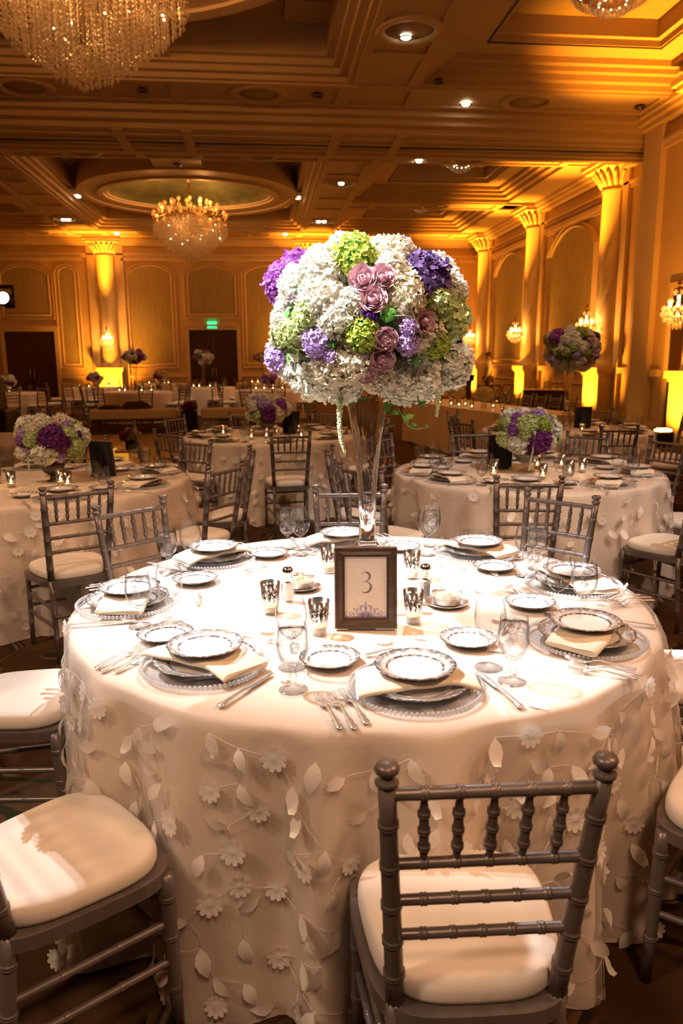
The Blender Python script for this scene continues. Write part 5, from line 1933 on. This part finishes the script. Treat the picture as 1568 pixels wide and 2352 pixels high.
order(out, 'goblet of iced water, # on ' + TNAME['E'])
out = [wine_glass((ET[0] + x, ET[1] + y, TZ + .001), 'x', 'wine glasses on ' + TNAME['E']) for x, y in ((.52, -.30), (.70, .05))]
order(out, 'empty wine glass, # on ' + TNAME['E'])

# ================================================================== FAR TABLES
random.seed(33)
FARN = {}


def far_cloth(c, label, seed, r=.93):
    b = MB(); n = 64
    dr = Drape(seed, .9)
    V = [(0, 0, TZ)]; F = []
    rings = [(0.02, 0), (.1, 1), (.4, 1), (.75, 1), (1.0, 1)]
    ring = [(RTAB * cos(2 * PI * i / n), RTAB * sin(2 * PI * i / n), TZ) for i in range(n)]
    V += ring
    for q, _ in rings:
        V += [tuple(dr.pt(2 * PI * i / n, q)) for i in range(n)]
    for i in range(n):
        F.append((0, 1 + i, 1 + (i + 1) % n))
    for k in range(len(rings)):
        for i in range(n):
            j = (i + 1) % n; F.append((1 + k * n + i, 1 + (k + 1) * n + i, 1 + (k + 1) * n + j, 1 + k * n + j))
    b.add(V, F, smooth=True)
    return tag(b.build('tablecloth', 'satin', None, (c[0], c[1], 0)), label, 'tablecloth', 'cloths on the far tables')


FAR = [((-6.5, 20.6), 'low', 'far left'), ((-4.95, 23.9), 'low', 'second far'), ((-3.2, 20.4), 'tall', 'third far'), ((-3.4, 27.1), 'low', 'rear'), ((-1.65, 23.2), 'tall', 'exit door'), ((.25, 20.8), 'low', 'far middle'), ((.1, 27.2), 'tall', 'rearmost')]
DESC = ['the far table by the left door', 'the far table before the lit column', 'the far table behind the left bench', 'the rear table under the arched panel', 'the far table before the exit door',
        'the far table behind the right bench', 'the rearmost table beside the big bouquet']
fchairs = []
for i, (c, kind, _) in enumerate(FAR):
    far_cloth(c, 'ivory cloth to the floor on ' + DESC[i], 40 + i)
    t = thing('flower_centerpiece', ('tall vase of mixed flowers on ' if kind == 'tall' else 'low flower arrangement on ') + DESC[i], 'flower arrangement', (c[0], c[1], TZ + .001), face(*c))
    rnd = random.Random(50 + i)
    bl = [(rnd.choice('WWGCVRPQ'), rnd.uniform(-.8, .8), rnd.uniform(-.6, .85), rnd.uniform(.06, .085)) for _ in range(14)]
    if kind == 'tall':
        b = MB(); b.lathe([(.06, 0), (.06, .01), (.028, .02), (.03, .3), (.05, .55), (.085, .72)], 16); b.build('trumpet', 'vase_thin', t)
        low_bouquet(t, bl, .86, .29, .23, 60 + i, nback=4)
    else:
        low_bowl(t, 'glass'); low_bouquet(t, bl, .26, .24, .17, 60 + i, nback=4)
    out = []
    for k in range(4):
        a = R(-150 + 40 * k + rnd.uniform(-8, 8)); r = rnd.uniform(.3, .5)
        out.append(votive((c[0] + r * cos(a), c[1] + r * sin(a), TZ + .001), 'x', 'candles on the far tables', 0, 1.5))
    order(out, 'lit votive, # on ' + DESC[i])
    out = [wine_glass((c[0] + .7 * cos(R(a)), c[1] + .7 * sin(R(a)), TZ + .001), 'x', 'glasses on the far tables') for a in (-165, -130, -95, -60, -20)]
    order(out, 'wine glass, # on ' + DESC[i])
    out = []
    for a in (-165, -118, -75, -30, 12):
        ar = R(a + rnd.uniform(-8, 8))
        o = put('chiavari_chair', CH_FAR, None, (c[0] + 1.15 * cos(ar), c[1] + 1.15 * sin(ar), 0), ar + PI / 2)
        tag(o, 'x', 'chair', 'chairs round the far tables')
        x, y = to_px(o.location)
        if x < -40:
            bpy.data.objects.remove(o); continue
        out.append(o)
    order(out, 'small distant chair, # round ' + DESC[i])

# ================================================================== BENCHES, HEAD TABLE, BAR, CUBE
def bench(loc, L_, label):
    t = thing('bench', label, 'bench', loc)
    b = MB(); b.bbox((-L_ / 2, -.26, .24), (L_ / 2, .26, .47), .03); b.build('cushion', 'cotton', t)
    b = MB(); b.box((-L_ / 2 + .05, -.22, .20), (L_ / 2 - .05, .22, .24)); b.build('seat_frame', 'black_metal', t)
    for x in (-L_ / 2 + .12, L_ / 2 - .12):
        for y in (-.18, .18):
            b = MB(); b.tube([(x, y, 0), (x, y, .2)], [.015, .022], 8); b.build('leg', 'chair_wood', t)


bench((-2.86, 17.9, 0), 1.95, 'long cream upholstered bench at left edge of the dance floor, dark cloths on it')
bench((-.30, 17.75, 0), 2.1, 'long cream upholstered bench in front of the exit door')
rnd = random.Random(71)


def heap(loc, rx, ry, h, seed, label, m):
    rn = random.Random(seed); b = MB()
    ph = [rn.uniform(0, 6) for _ in range(4)]

    def fn(u, v):
        a = 2 * PI * u; q = v * PI / 2
        k = 1 + .18 * cos(3 * a + ph[0]) + .1 * cos(5 * a + ph[1])
        return (rx * k * cos(a) * cos(q), ry * k * sin(a) * cos(q), h * sin(q) * (1 + .3 * cos(2 * a + ph[2]) * cos(q)) + .002)
    b.grid(fn, 24, 8, closed_u=True)
    return tag(b.build('folded_cloth', m, None, loc), label, 'cloth')


heap((-3.40, 17.86, .47), .26, .18, .10, 1, 'dark red crumpled cloth at the left end of the bench', 'skirt_dark')
heap((-2.86, 17.86, .47), .30, .19, .17, 2, 'tall pile of dark red cloth mid bench', 'skirt_dark')

# small acrylic cube table with a lamp inside and flowers on it
t = thing('glowing_cube_table', 'glowing amber acrylic cube table behind the left table', 'side table', (-1.58, 9.35, .0))
b = MB(); b.bbox((-.22, -.10, .0), (-.04, .10, .47), .01); b.build('lit_body', 'amber_cube', t)
b = MB(); b.bbox((-.16, -.16, .47), (.22, .16, .50), .006); b.tube([(.14, .0, 0), (.14, 0, .47)], .02, 8); b.build('table_top', 'satin', t)
t = thing('flower_cube_vase', 'purple and green posy in a black cube vase on the glowing table', 'flower arrangement', (-1.57, 9.35, .501))
b = MB(); b.bbox((-.055, -.055, 0), (.055, .055, .12), .006); b.build('cube_vase', 'velvet_black', t)
low_bouquet(t, [('P', -.5, .0, .055), ('G', .4, .1, .055), ('P', .1, .5, .045), ('G', -.1, -.2, .04)], .16, .125, .10, 81, nback=4)
t = thing('low_posy', 'dark red posy in a black cube vase between the two benches', 'flower arrangement', (-1.62, 17.7, .0))
b = MB(); b.bbox((-.17, -.17, 0), (.17, .17, .42), .01); b.build('plinth', 'velvet_black', t)
low_bouquet(t, [('Q', -.3, .1, .08), ('Q', .35, .2, .08), ('Q', 0, .5, .07)], .50, .17, .14, 82, 'Q', 4)

# head table: long cloth-covered table with white flower balls and candles
HT0, HT1 = Vector((2.75, 14.6)), Vector((3.5, 10.1))
hd = (HT1 - HT0); hl = hd.length; ha = math.atan2(hd.y, hd.x)
t = thing('head_table', 'long cloth-covered head table with candles beyond the right table', 'table', (HT0.x, HT0.y, 0), ha)


def ht(u, v):
    """closed box drape with ripples"""
    per = [(0, 0), (hl, 0), (hl, 1.1), (0, 1.1)]
    s = u * 4; i = int(s) % 4; f = s - int(s)
    a, c = per[i], per[(i + 1) % 4]
    x, y = a[0] + (c[0] - a[0]) * f, a[1] + (c[1] - a[1]) * f
    k = .03 * v * sin(f * (c[0] - a[0] + c[1] - a[1]) * 9)
    nx, ny = ((0, -1), (1, 0), (0, 1), (-1, 0))[i]
    return (x + nx * (k + .03 * v), y + ny * (k + .03 * v), TZ * (1 - v) + .004 * v)


b = MB(); b.grid(ht, 160, 6, closed_u=True); b.add([(0, 0, TZ), (hl, 0, TZ), (hl, 1.1, TZ), (0, 1.1, TZ)], [(0, 1, 2, 3)])
b.build('table_drape', 'satin', t)
ux_, uy_ = Vector((cos(ha), sin(ha))), Vector((-sin(ha), cos(ha)))
for k, (s, d) in enumerate(((1.65, .36), (2.75, .36))):
    p = HT0 + ux_ * s + uy_ * d
    q = thing('flower_ball', ('left' if k == 0 else 'right') + ' of two round white flower balls on the head table', 'flower arrangement', (p.x, p.y, TZ + .001))
    b = MB(); b.lathe([(.05, 0), (.045, .08), (.055, .10)], 16, cap=True); b.build('cup', 'vase_thin', q)
    put('white_hydrangea', FL['C'], q, (0, 0, .20), scale=.135)
out = []
for (s, d) in ((1.6, .08), (2.05, .10), (2.2, .16), (2.42, .08), (2.22, .28), (2.9, .08), (2.9, .45), (3.5, .3), (1.0, .2)):
    p = HT0 + ux_ * s + uy_ * d
    out.append(votive((p.x, p.y, TZ + .001), 'x', 'candles on the head table', 0, 1.2))
order(out, 'lit votive, # on the long head table')
out = []
for k in range(7):
    p = HT0 + ux_ * (.3 + k * .46) + uy_ * 1.5
    out.append(tag(put('chiavari_chair', CH_FAR, None, (p.x, p.y, 0), ha + PI), 'x', 'chair', 'chairs behind the head table'))
order(out, 'chair facing us, # in the row behind the long head table')

# skirted bar table, tray stands
t = thing('bar_table', 'dark-skirted service table with bottles in front of the right wall columns', 'table', (7.25, 18.9, 0), R(-25))
b = MB()
b.grid(lambda u, v: ((-.55 + 1.1 * u), -.38 - .02 * sin(u * 60) * v, .75 * (1 - v)), 60, 2)
b.grid(lambda u, v: (-.55 - .02 * sin(u * 30) * v, -.38 + .76 * u, .75 * (1 - v)), 30, 2)
b.grid(lambda u, v: (.55 + .02 * sin(u * 30) * v, -.38 + .76 * u, .75 * (1 - v)), 30, 2)
b.grid(lambda u, v: ((-.55 + 1.1 * u), .38 + .02 * sin(u * 60) * v, .75 * (1 - v)), 60, 2)
b.build('skirt', 'skirt_dark', t)
b = MB(); b.bbox((-.57, -.4, .75), (.57, .4, .77), .004); b.build('table_top', 'satin', t)
out = []
for k in range(6):
    x = -.42 + k * .17; y = .05 * (-1) ** k; ca, sa = cos(R(-25)), sin(R(-25))
    b = MB(); b.lathe([(.0001, 0), (.038, 0), (.04, .01), (.04, .17), (.03, .21), (.014, .25), (.014, .30), (.0001, .30)], 12)
    out.append(tag(b.build('bottle', 'brass' if k % 2 else 'vase_thin', None, (7.25 + x * ca - y * sa, 18.9 + x * sa + y * ca, .771)), 'x', 'bottle', 'bottles on the service table'))
order(out, 'bottle, # of the row on the dark-skirted service table')


def tray_stand(loc, label):
    t = thing('tray_stand', label, 'tray stand', loc, R(20))
    for s in (-1, 1):
        for y in (-.2, .2):
            b = MB(); b.tube([(-.24 * s, y, 0), (.24 * s, y, .8)], .016, 6); b.build('leg', 'door_wood', t)
    for x in (-.24, .24):
        b = MB(); b.tube([(x, -.22, .8), (x, .22, .8)], .018, 6); b.build('top_bar', 'door_wood', t)


tray_stand((6.35, 20.9, 0), 'left of two dark folding tray stands near the wall')
tray_stand((6.95, 21.6, 0), 'right dark folding tray stand beside the service table')

# ================================================================== PEOPLE
def skin_mesh(name, joints, edges, m, parent, sub=1):
    me = bpy.data.meshes.new(name)
    me.from_pydata([j[0] for j in joints], edges, [])
    o = put(name, me, parent)
    md = o.modifiers.new('skin', 'SKIN'); md.use_smooth_shade = True
    for i, j in enumerate(joints):
        r = j[1] if hasattr(j[1], '__len__') else (j[1], j[1])
        me.skin_vertices[0].data[i].radius = r
    me.skin_vertices[0].data[0].use_root = True
    sd = o.modifiers.new('sub', 'SUBSURF'); sd.levels = sub; sd.render_levels = sub
    dg = bpy.context.evaluated_depsgraph_get()
    new = bpy.data.meshes.new_from_object(o.evaluated_get(dg))
    o.modifiers.clear()
    o.data = new
    new.materials.clear(); new.materials.append(M[m])
    for p in new.polygons:
        p.use_smooth = True
    return o


def person(loc, rz, label, arms, hair='hair', h=1.0):
    """standing adult looking along local +y; arms: (elbow, wrist) offsets for the right side"""
    t = thing('person', label, 'person', loc, rz)
    t.scale = (h, h, h)
    J, E = [], []

    def add(p, r, prev=None):
        J.append((p, r))
        if prev is not None:
            E.append((prev, len(J) - 1))
        return len(J) - 1
    pel = add((0, 0, .95), (.145, .11))
    sp1 = add((0, .0, 1.12), (.135, .10), pel)
    sp2 = add((0, -.005, 1.33), (.155, .11), sp1)
    nk0 = add((0, -.01, 1.47), (.075, .065), sp2)
    nk = add((0, .0, 1.53), (.055, .055), nk0)
    hd_ = add((0, .025, 1.62), (.072, .088), nk)
    add((0, .02, 1.72), (.060, .075), hd_)
    for s in (-1, 1):
        sh_ = add((s * .18, -.01, 1.42), .058, sp2)
        el = add((s * arms[0][0], arms[0][1], arms[0][2]), .042, sh_)
        wr = add((s * arms[1][0], arms[1][1], arms[1][2]), .030, el)
        w = Vector(J[wr][0]); d = (w - Vector(J[el][0])).normalized()
        pm_ = add(tuple(w + d * .06), (.036, .020), wr)
        for k in range(4):
            base = add(tuple(w + d * .10 + Vector((0, (k - 1.5) * .018, 0))), .011, pm_)
            add(tuple(w + d * (.155 - .008 * abs(k - 1.5)) + Vector((-s * .012, (k - 1.5) * .019, 0))), .008, base)
        th_ = add(tuple(w + d * .055 + Vector((0, .035, 0))), .011, wr)
        add(tuple(w + d * .10 + Vector((0, .05, 0))), .009, th_)
        hp = add((s * .095, 0, .90), .095, pel)
        kn = add((s * .10, .01, .50), .062, hp)
        an = add((s * .105, -.02, .09), .042, kn)
        add((s * .11, .12, .035), (.042, .030), an)
    skin_mesh('body', J, E, 'skin', t)
    sj = [((0, .01, .93), (.185, .16)), ((0, .02, 1.12), (.185, .17)), ((0, -.0, 1.33), (.195, .15)), ((0, -.01, 1.47), (.095, .09))]
    se = [(0, 1), (1, 2), (2, 3)]
    for s in (-1, 1):
        k = len(sj)
        e = (s * arms[0][0], arms[0][1], arms[0][2]); w = (s * arms[1][0], arms[1][1], arms[1][2])
        sj += [((s * .20, -.01, 1.41), .082), (e, .064), (w, .05)]; se += [(2, k), (k, k + 1), (k + 1, k + 2)]
    skin_mesh('shirt', sj, se, 'shirt_white', t)
    tj = [((0, 0, .97), (.175, .15))]; te = []
    for s in (-1, 1):
        k = len(tj)
        tj += [((s * .10, 0, .88), .122), ((s * .105, .01, .50), .09), ((s * .11, -.015, .10), .072)]; te += [(0, k), (k, k + 1), (k + 1, k + 2)]
    skin_mesh('trousers', tj, te, 'trousers_dark', t)
    b = MB(); b.ball((0, .0, 1.675), (.092, .108, .095), 14, 8)
    b.v = [(x, min(y, .075) if z < 1.69 else y, max(z, 1.60 if y < -.02 else 1.675)) for x, y, z in b.v]
    b.build('hair', hair, t)
    b = MB(); b.tube([(0, .10, 1.655), (0, .128, 1.622), (0, .10, 1.612)], [.008, .014, .010], 6); b.build('nose', 'skin', t)
    for s in (-1, 1):
        b = MB(); b.bbox((s * .11 - .045, -.08, 0), (s * .11 + .045, .19, .075), .02); b.build('shoe', 'black_metal', t)
    return t


person((7.74, 25.6, 0), R(72), 'person in a white shirt and dark trousers standing in profile near the far right columns', ((.265, -.05, 1.14), (.255, .06, .92)))
person((7.56, 27.4, 0), R(60), 'person in a white shirt standing mostly hidden behind the big bouquet', ((.25, -.02, 1.14), (.22, .10, .95)))

# ================================================================== SCONCES, UPLIGHTS, LIGHT TOWER, EXIT SIGN
def sconce_meshes():
    b = MB()
    for ring, (r, z, n) in enumerate(((.16, .02, 14), (.17, -.04, 16), (.14, -.10, 12), (.09, -.15, 8), (.04, -.18, 4), (.10, .10, 8), (.05, .20, 5))):
        for i in range(n):
            a = 2 * PI * i / n + ring
            b.octa((r * cos(a), r * sin(a), z), .024, .045, .03)
    return b.mesh('crystal_cluster', 'crystal')


SC = sconce_meshes()
b = MB(); b.ball((0, 0, 0), (.018, .018, .036), 8, 6); SCB = b.mesh('candle_bulb', 'bulb')
SCP = [(.10 * cos(2 * PI * i / 6), .10 * sin(2 * PI * i / 6), .06) for i in range(6)] + [(0, .0, -.06), (0, 0, .14)]
b = MB(); b.tube([(0, 0, -.16), (0, 0, .26)], .014, 8); b.lathe([(.0001, .26), (.03, .28), (.02, .31), (.0001, .36)], 10)
for i in range(6):
    a = 2 * PI * i / 6
    b.tube(catmull([(.0, .0, -.05), (.06 * cos(a), .06 * sin(a), -.08), (.10 * cos(a), .10 * sin(a), -.02), (.10 * cos(a), .10 * sin(a), .03)], 4), .007, 6)
SCF = b.mesh('sconce_frame', 'brass')
b = MB(); b.lathe([(.0001, .16), (.09, .16), (.10, .14), (.10, .03), (.12, 0), (.0001, 0)], 16)
b.tube([(-.14, 0, .0), (-.14, 0, .12), (-.10, 0, .13)], .012, 6); b.tube([(.14, 0, .0), (.14, 0, .12), (.10, 0, .13)], .012, 6)
UPB = b.mesh('uplight_body', 'black_metal')
b = MB(); b.lathe([(.0001, .162), (.08, .162), (.082, .158)], 16)
UPL = b.mesh('uplight_lens', 'amber_lens')
scs = []
ups = []
for (T, u, nm) in [(T_BACK, u, 'back') for u in COLS_B] + [(T_RIGHT, u, 'right') for u in COLS_R] + [(T_NEAR, 13.07, 'near')]:
    pos = T @ Vector((u, 2.36, .66))
    if nm == 'back' and u > 0:
        pass
    t = thing('crystal_sconce', 'x', 'wall lamp', pos, 0, 'crystal wall sconces')
    t.scale = (1.55, 1.55, 1.55)
    stuff(put('crystal_cluster', SC, t)); put('sconce_frame', SCF, t)
    for q in SCP:
        put('candle_bulb', SCB, t, q)
    b = MB(); w = T @ Vector((u, 2.36, .40)) - pos
    b.tube([(0, 0, 0), tuple(w / 1.55)], .013, 8); b.build('wall_arm', 'brass', t)
    scs.append(t)
    point('sconce_glow', T @ Vector((u, 2.36, .66)), 70, (1, .46, .09), .06)
    spot('sconce_beam', T @ Vector((u, 2.85, 1.0)), T @ Vector((u, 6.2, 1.25)), 3000, AMBER, 62, 1.0, .08)
    pos = T @ Vector((u, .022 if nm != 'x' else 0, 1.25))
    pos.z = 0.001
    t = thing('floor_uplight', 'x', 'uplight', pos, 0, 'black floor uplights')
    put('lamp_body', UPB, t); put('lamp_lens', UPL, t)
    ups.append(t)
    spot('uplight_beam', T @ Vector((u, .20, 1.25)), T @ Vector((u, 1.35, .40)), 900, AMBER, 112, .9, .08)
order(scs, 'glowing crystal wall sconce, # on the columns')
order(ups, 'black floor uplight at a column foot, # of them')
# the same columns go on along the walls outside the picture: only their light is needed
for p in ((-12.0, 24.7), (-12.0, 19.2), (-12.0, 13.0), (-12.0, 7.5), (7.3, 7.5), (7.3, 2.0)):
    s = 1 if p[0] < 0 else -1
    spot('uplight_beam', (p[0], p[1], .2), (p[0] - s * .3, p[1], 4), 1300, AMBER, 70, .6, .06)

t = thing('floor_uplight', 'big black uplight glowing amber on the floor by the right frame edge', 'uplight', (7.05, 12.75, 0))
b = MB(); b.bbox((-.15, -.14, .05), (.15, .14, .26), .02); b.tube([(-.18, 0, 0), (-.18, 0, .30), (-.13, 0, .32)], .016, 6); b.tube([(.18, 0, 0), (.18, 0, .30), (.13, 0, .32)], .016, 6); b.box((-.12, -.12, 0), (.12, .12, .05))
b.build('lamp_body', 'black_metal', t)
b = MB(); b.bbox((-.12, -.12, .26), (.12, .12, .31), .012); b.build('lamp_lens', 'amber_lens', t)
t = thing('floor_can_light', 'round black can light with a glowing top between the right tables and the wall', 'uplight', (7.05, 16.1, 0))
b = MB(); b.lathe([(.0001, 0), (.13, 0), (.14, .02), (.14, .30), (.12, .32), (.0001, .32)], 18); b.build('lamp_body', 'black_metal', t)
b = MB(); b.ball((0, 0, .38), (.09, .09, .07), 10, 6); b.build('lamp_lens', 'amber_lens', t)

t = thing('stage_light_tower', 'black lighting stand with a pinkish white spotlight at the left frame edge', 'light stand', (-4.81, 14.1, 0))
b = MB(); b.tube([(0, 0, 0), (0, 0, 3.2)], .05, 8); b.bbox((-.3, -.3, 0), (.3, .3, .05), .01); b.build('mast', 'black_metal', t)
b = MB(); b.box((-.3, -.05, 2.78), (.62, .05, 2.84)); b.box((.60, -.03, 2.45), (.64, .03, 2.84)); b.build('yoke', 'black_metal', t)
b = MB(); Tm = Matrix.Translation((.50, -.10, 2.60)) @ Matrix.Rotation(R(82), 4, 'X') @ Matrix.Rotation(0, 4, 'Z')
b.lathe([(.0001, -.3), (.09, -.3), (.12, -.2), (.12, .10), (.10, .10)], 20, T=Tm); b.build('lamp_head', 'black_metal', t)
b = MB(); b.lathe([(.0001, .09), (.10, .09)], 24, T=Tm); b.build('lens', 'stage_lamp', t)
t = thing('speaker_cabinet', 'black speaker cabinet on the floor at the left frame edge', 'speaker', (-5.55, 15.8, 0))
b = MB(); b.bbox((-.32, -.35, 0), (.62, .35, .62), .02); b.build('sub_cabinet', 'black_metal', t)
b = MB(); b.bbox((-.30, -.25, .62), (.46, .25, 1.25), .02); b.build('top_cabinet', 'black_metal', t)
b = MB(); b.box((-.25, -.365, .06), (.55, -.351, .56)); b.build('grille', 'velvet_black', t)

t = thing('exit_sign', 'green lit exit sign over the dark double doors', 'sign', (-1.86, 31.93, 2.96))
b = MB(); b.bbox((-.19, -.05, -.14), (.19, .05, .14), .01); b.build('housing', 'exit_green', t)


def letter(bm, ch, x, w, h, s):
    z0, z1, y = -h / 2, h / 2, -.053
    def bar(a, c):
        d = Vector((c[0] - a[0], 0, c[1] - a[1])); n = Vector((-d.z, 0, d.x)).normalized() * s / 2
        bm.add([(a[0] + n.x, y, a[1] + n.z), (c[0] + n.x, y, c[1] + n.z), (c[0] - n.x, y, c[1] - n.z), (a[0] - n.x, y, a[1] - n.z)], [(0, 1, 2, 3)])
    if ch == 'E':
        bar((x + s / 2, z0), (x + s / 2, z1)); [bar((x, z), (x + w, z)) for z in (z0 + s / 2, 0, z1 - s / 2)]
    if ch == 'X':
        bar((x, z0), (x + w, z1)); bar((x, z1), (x + w, z0))
    if ch == 'I':
        bar((x + w / 2, z0), (x + w / 2, z1))
    if ch == 'T':
        bar((x + w / 2, z0), (x + w / 2, z1)); bar((x, z1 - s / 2), (x + w, z1 - s / 2))


b = MB()
for k, ch in enumerate('EXIT'):
    letter(b, ch, -.15 + k * .08, .06, .16, .018)
b.build('letters', 'exit_letters', t)

# ================================================================== CEILING LIGHTS
b = MB(); b.lathe([(.085, 0), (.11, 0), (.115, -.012), (.085, -.014), (.07, .05)], 20); DLT = b.mesh('trim_ring', 'downlight_off')
b = MB(); b.lathe([(.0001, -.02), (.055, -.016), (.075, .0), (.08, .03)], 16); DLL = b.mesh('lamp', 'downlight_lamp')
b = MB(); b.lathe([(.0001, .02), (.08, .02), (.085, -.002)], 16); DLO = b.mesh('lamp', 'downlight_off')
LIT = [(2.29, 12.23), (3.98, 15.1), (3.96, 19.28), (2.34, 21.8), (1.32, 24.8), (2.16, 27.6), (2.36, 27.6), (1.11, 30.4), (-5.17, 30.6), (-5.3, 25.05), (-6.42, 27.8), (-6.26, 27.8)]
OFF = [(-1.91, 14.87), (1.18, 14.86), (-1.9, 18.95), (-5.0, 19.0), (1.15, 18.9), (7.26, 19.0), (7.35, 15.0), (3.2, 14.0), (-1.95, 21.0)]
o1, o2 = [], []
for (x, y) in LIT:
    z = 6.46 if (abs(x - 1.32) < .01 or abs(x + 5.3) < .01) and 24 < y < 26 else ZC
    t = thing('ceiling_downlight', 'x', 'ceiling light', (x, y, z - .036), 0, 'lit ceiling downlights'); put('trim_ring', DLT, t); put('lamp', DLL, t); o1.append(t)
for (x, y) in OFF:
    z = 6.46 if 20 < y < 22 else ZC
    t = thing('ceiling_downlight', 'x', 'ceiling light', (x, y, z - .036), 0, 'unlit ceiling downlights'); put('trim_ring', DLT, t); put('lamp', DLO, t); o2.append(t)
order(o1, 'lit round ceiling downlight, # of the burning ones')
order(o2, 'unlit round ceiling downlight, # of the dark ones')

# ---- crystal chandeliers: tiers of bead strands ending in drops, candle arms round the top
def strand_set(seed, fine):
    rnd = random.Random(seed)
    b = MB(); drops = []
    nr = 11
    for k in range(nr):
        r = .06 + (1.10 - .06) * k / (nr - 1)
        zb = .0 + .76 * (r / 1.1) ** 1.35            # bottom outline
        zt = 1.45 - .22 * (r / 1.1) ** 2
        n = max(5, int(2 * PI * r / (.070 if fine else .10)))
        for i in range(n):
            a = 2 * PI * i / n + k * .37
            rr = r + rnd.uniform(-.03, .03)
            x, y = rr * cos(a), rr * sin(a)
            z = zt - rnd.uniform(0, .25)
            step = .052
            bot = zb + rnd.uniform(-.02, .05)
            while z > bot + .08:
                b.octa((x, y, z), .015, .022, .022); z -= step
            drops.append((x, y, bot + .05, rr))
    return b, drops


SB, DROPS = strand_set(7, True)
STR = SB.mesh('crystal_strands', 'crystal')
b = MB(); b.octa((0, 0, 0), .021, .050, .028, n=6); b.octa((0, 0, .036), .009, .01, .012); DROP = b.mesh('crystal_drop', 'crystal')
b = MB()
for (x, y, z, r) in DROPS:
    b.octa((x, y, z), .021, .050, .028, n=5)
ALLD = b.mesh('crystal_drops', 'crystal')


def chandelier(loc, label, near):
    t = thing('crystal_chandelier', label, 'chandelier', loc)
    stuff(put('crystal_strands', STR, t))
    if near:                     # only drops whose own shape can be told apart
        cand = sorted(DROPS, key=lambda d: to_px((loc[0] + d[0], loc[1] + d[1], loc[2] + d[2]))[1], reverse=True)
        for d in cand[:240]:
            put('crystal_drop', DROP, t, (d[0], d[1], d[2]))
        rest = MB()
        for (x, y, z, r) in cand[240:]:
            rest.octa((x, y, z), .021, .050, .028, n=5)
        stuff(rest.build('small_crystal_drops', 'crystal', t))
    else:
        stuff(put('crystal_drops', ALLD, t))
    b = MB(); b.tube([(0, 0, .5), (0, 0, 2.52)], .035, 10); b.lathe([(.0001, 1.35), (.12, 1.38), (.14, 1.5), (.06, 1.6), (.05, 1.7), (.09, 1.75), (.05, 1.8), (.04, 2.3), (.05, 2.4), (.16, 2.46), (.18, 2.56)], 16)
    for k in range(4):
        r = .3 + k * .265
        zz = 1.46 - .22 * (r / 1.1) ** 2
        b.lathe([(r, zz), (r + .015, zz + .01), (r, zz + .02), (r - .015, zz + .01), (r, zz)], 40)
    b.build('metal_frame', 'brass', t)
    for tier, (r, z, n) in enumerate(((1.10, 1.28, 18), (.86, 1.52, 14), (.54, 1.66, 10))):
        for i in range(n):
            a = 2 * PI * i / n + tier * .2
            b = MB(); cx_, cy_ = cos(a), sin(a)
            b.tube(catmull([(.1 * cx_, .1 * cy_, z - .15), (r * .6 * cx_, r * .6 * cy_, z - .26), (r * .95 * cx_, r * .95 * cy_, z - .16), (r * cx_, r * cy_, z)], 4), .010, 5)
            b.lathe([(.0001, z), (.04, z + .01), (.045, z + .03), (.02, z + .03)], 10, T=Matrix.Translation((r * cx_, r * cy_, 0)))
            arm = b.build('candle_arm', 'brass', t)
            b = MB(); b.lathe([(.016, z + .03), (.016, z + .10), (.045, z + .11), (.055, z + .16), (.03, z + .21), (.0001, z + .21)], 8, T=Matrix.Translation((r * cx_, r * cy_, 0)))
            b.build('candle_bulb', 'bulb_soft', arm)
    g = MB(); rnd = random.Random(5)
    for i in range(16):
        a = rnd.uniform(0, 6.28); r = math.sqrt(rnd.uniform(.0, .9))
        g.ball((r * cos(a), r * sin(a), .55 + .6 * rnd.random()), .012, 6, 4)
    stuff(g.build('sparkle_balls', 'glint', t))  # small glowing balls added inside to pass for sparkle on the crystals
    for k in range(3):
        a = 2 * PI * k / 3
        point('chandelier_glow', (loc[0] + .5 * cos(a), loc[1] + .5 * sin(a), loc[2] + 1.0), 11, WARM, .15)
        point('chandelier_glow', (loc[0] + 1.0 * cos(a + 1), loc[1] + 1.0 * sin(a + 1), loc[2] + 1.72), 75, (1, .42, .10), .15)
    return t


chandelier((-1.80, 9.3, 4.42), 'large crystal chandelier cut by the top left corner of the picture', True)
chandelier((-1.97, 24.7, 4.46), 'round crystal chandelier hanging from the far oval dome', False)


def flush_light(loc, label):
    t = thing('crystal_flush_light', label, 'ceiling light', loc)
    b = MB()
    for (r, z, n, h) in ((.60, -.02, 60, .12), (.54, -.10, 52, .10), (.46, -.16, 44, .08), (.33, -.18, 34, .12), (.27, -.26, 28, .08), (.20, -.31, 20, .06), (.12, -.35, 12, .05)):
        for i in range(n):
            a = 2 * PI * i / n
            b.octa((r * cos(a), r * sin(a), z), .026, h * .5, h * .5)
    stuff(b.build('crystal_tiers', 'crystal', t))
    b = MB(); b.lathe([(.0001, .08), (.62, .08), (.64, .06), (.62, .03), (.34, .0), (.34, -.12), (.36, -.13), (.33, -.14), (.0001, -.12)], 36); b.build('metal_pan', 'brass', t)
    b = MB(); rnd = random.Random(9)
    for i in range(10):
        a = 2 * PI * i / 10
        b.ball((.47 * cos(a), .47 * sin(a), -.04), .016, 6, 4)
        b.ball((.2 * cos(a), .2 * sin(a), -.2), .012, 6, 4)
    stuff(b.build('bulbs', 'glint', t))
    return t


for (x, y, lab) in ((5.35, 12.0, 'tiered crystal ceiling light in the top right corner'), (5.6, 21.6, 'small crystal ceiling light in the middle right coffer'), (5.7, 27.3, 'small crystal ceiling light in the farthest right coffer')):
    flush_light((x, y, 6.88), lab)

bpy.context.view_layer.update()
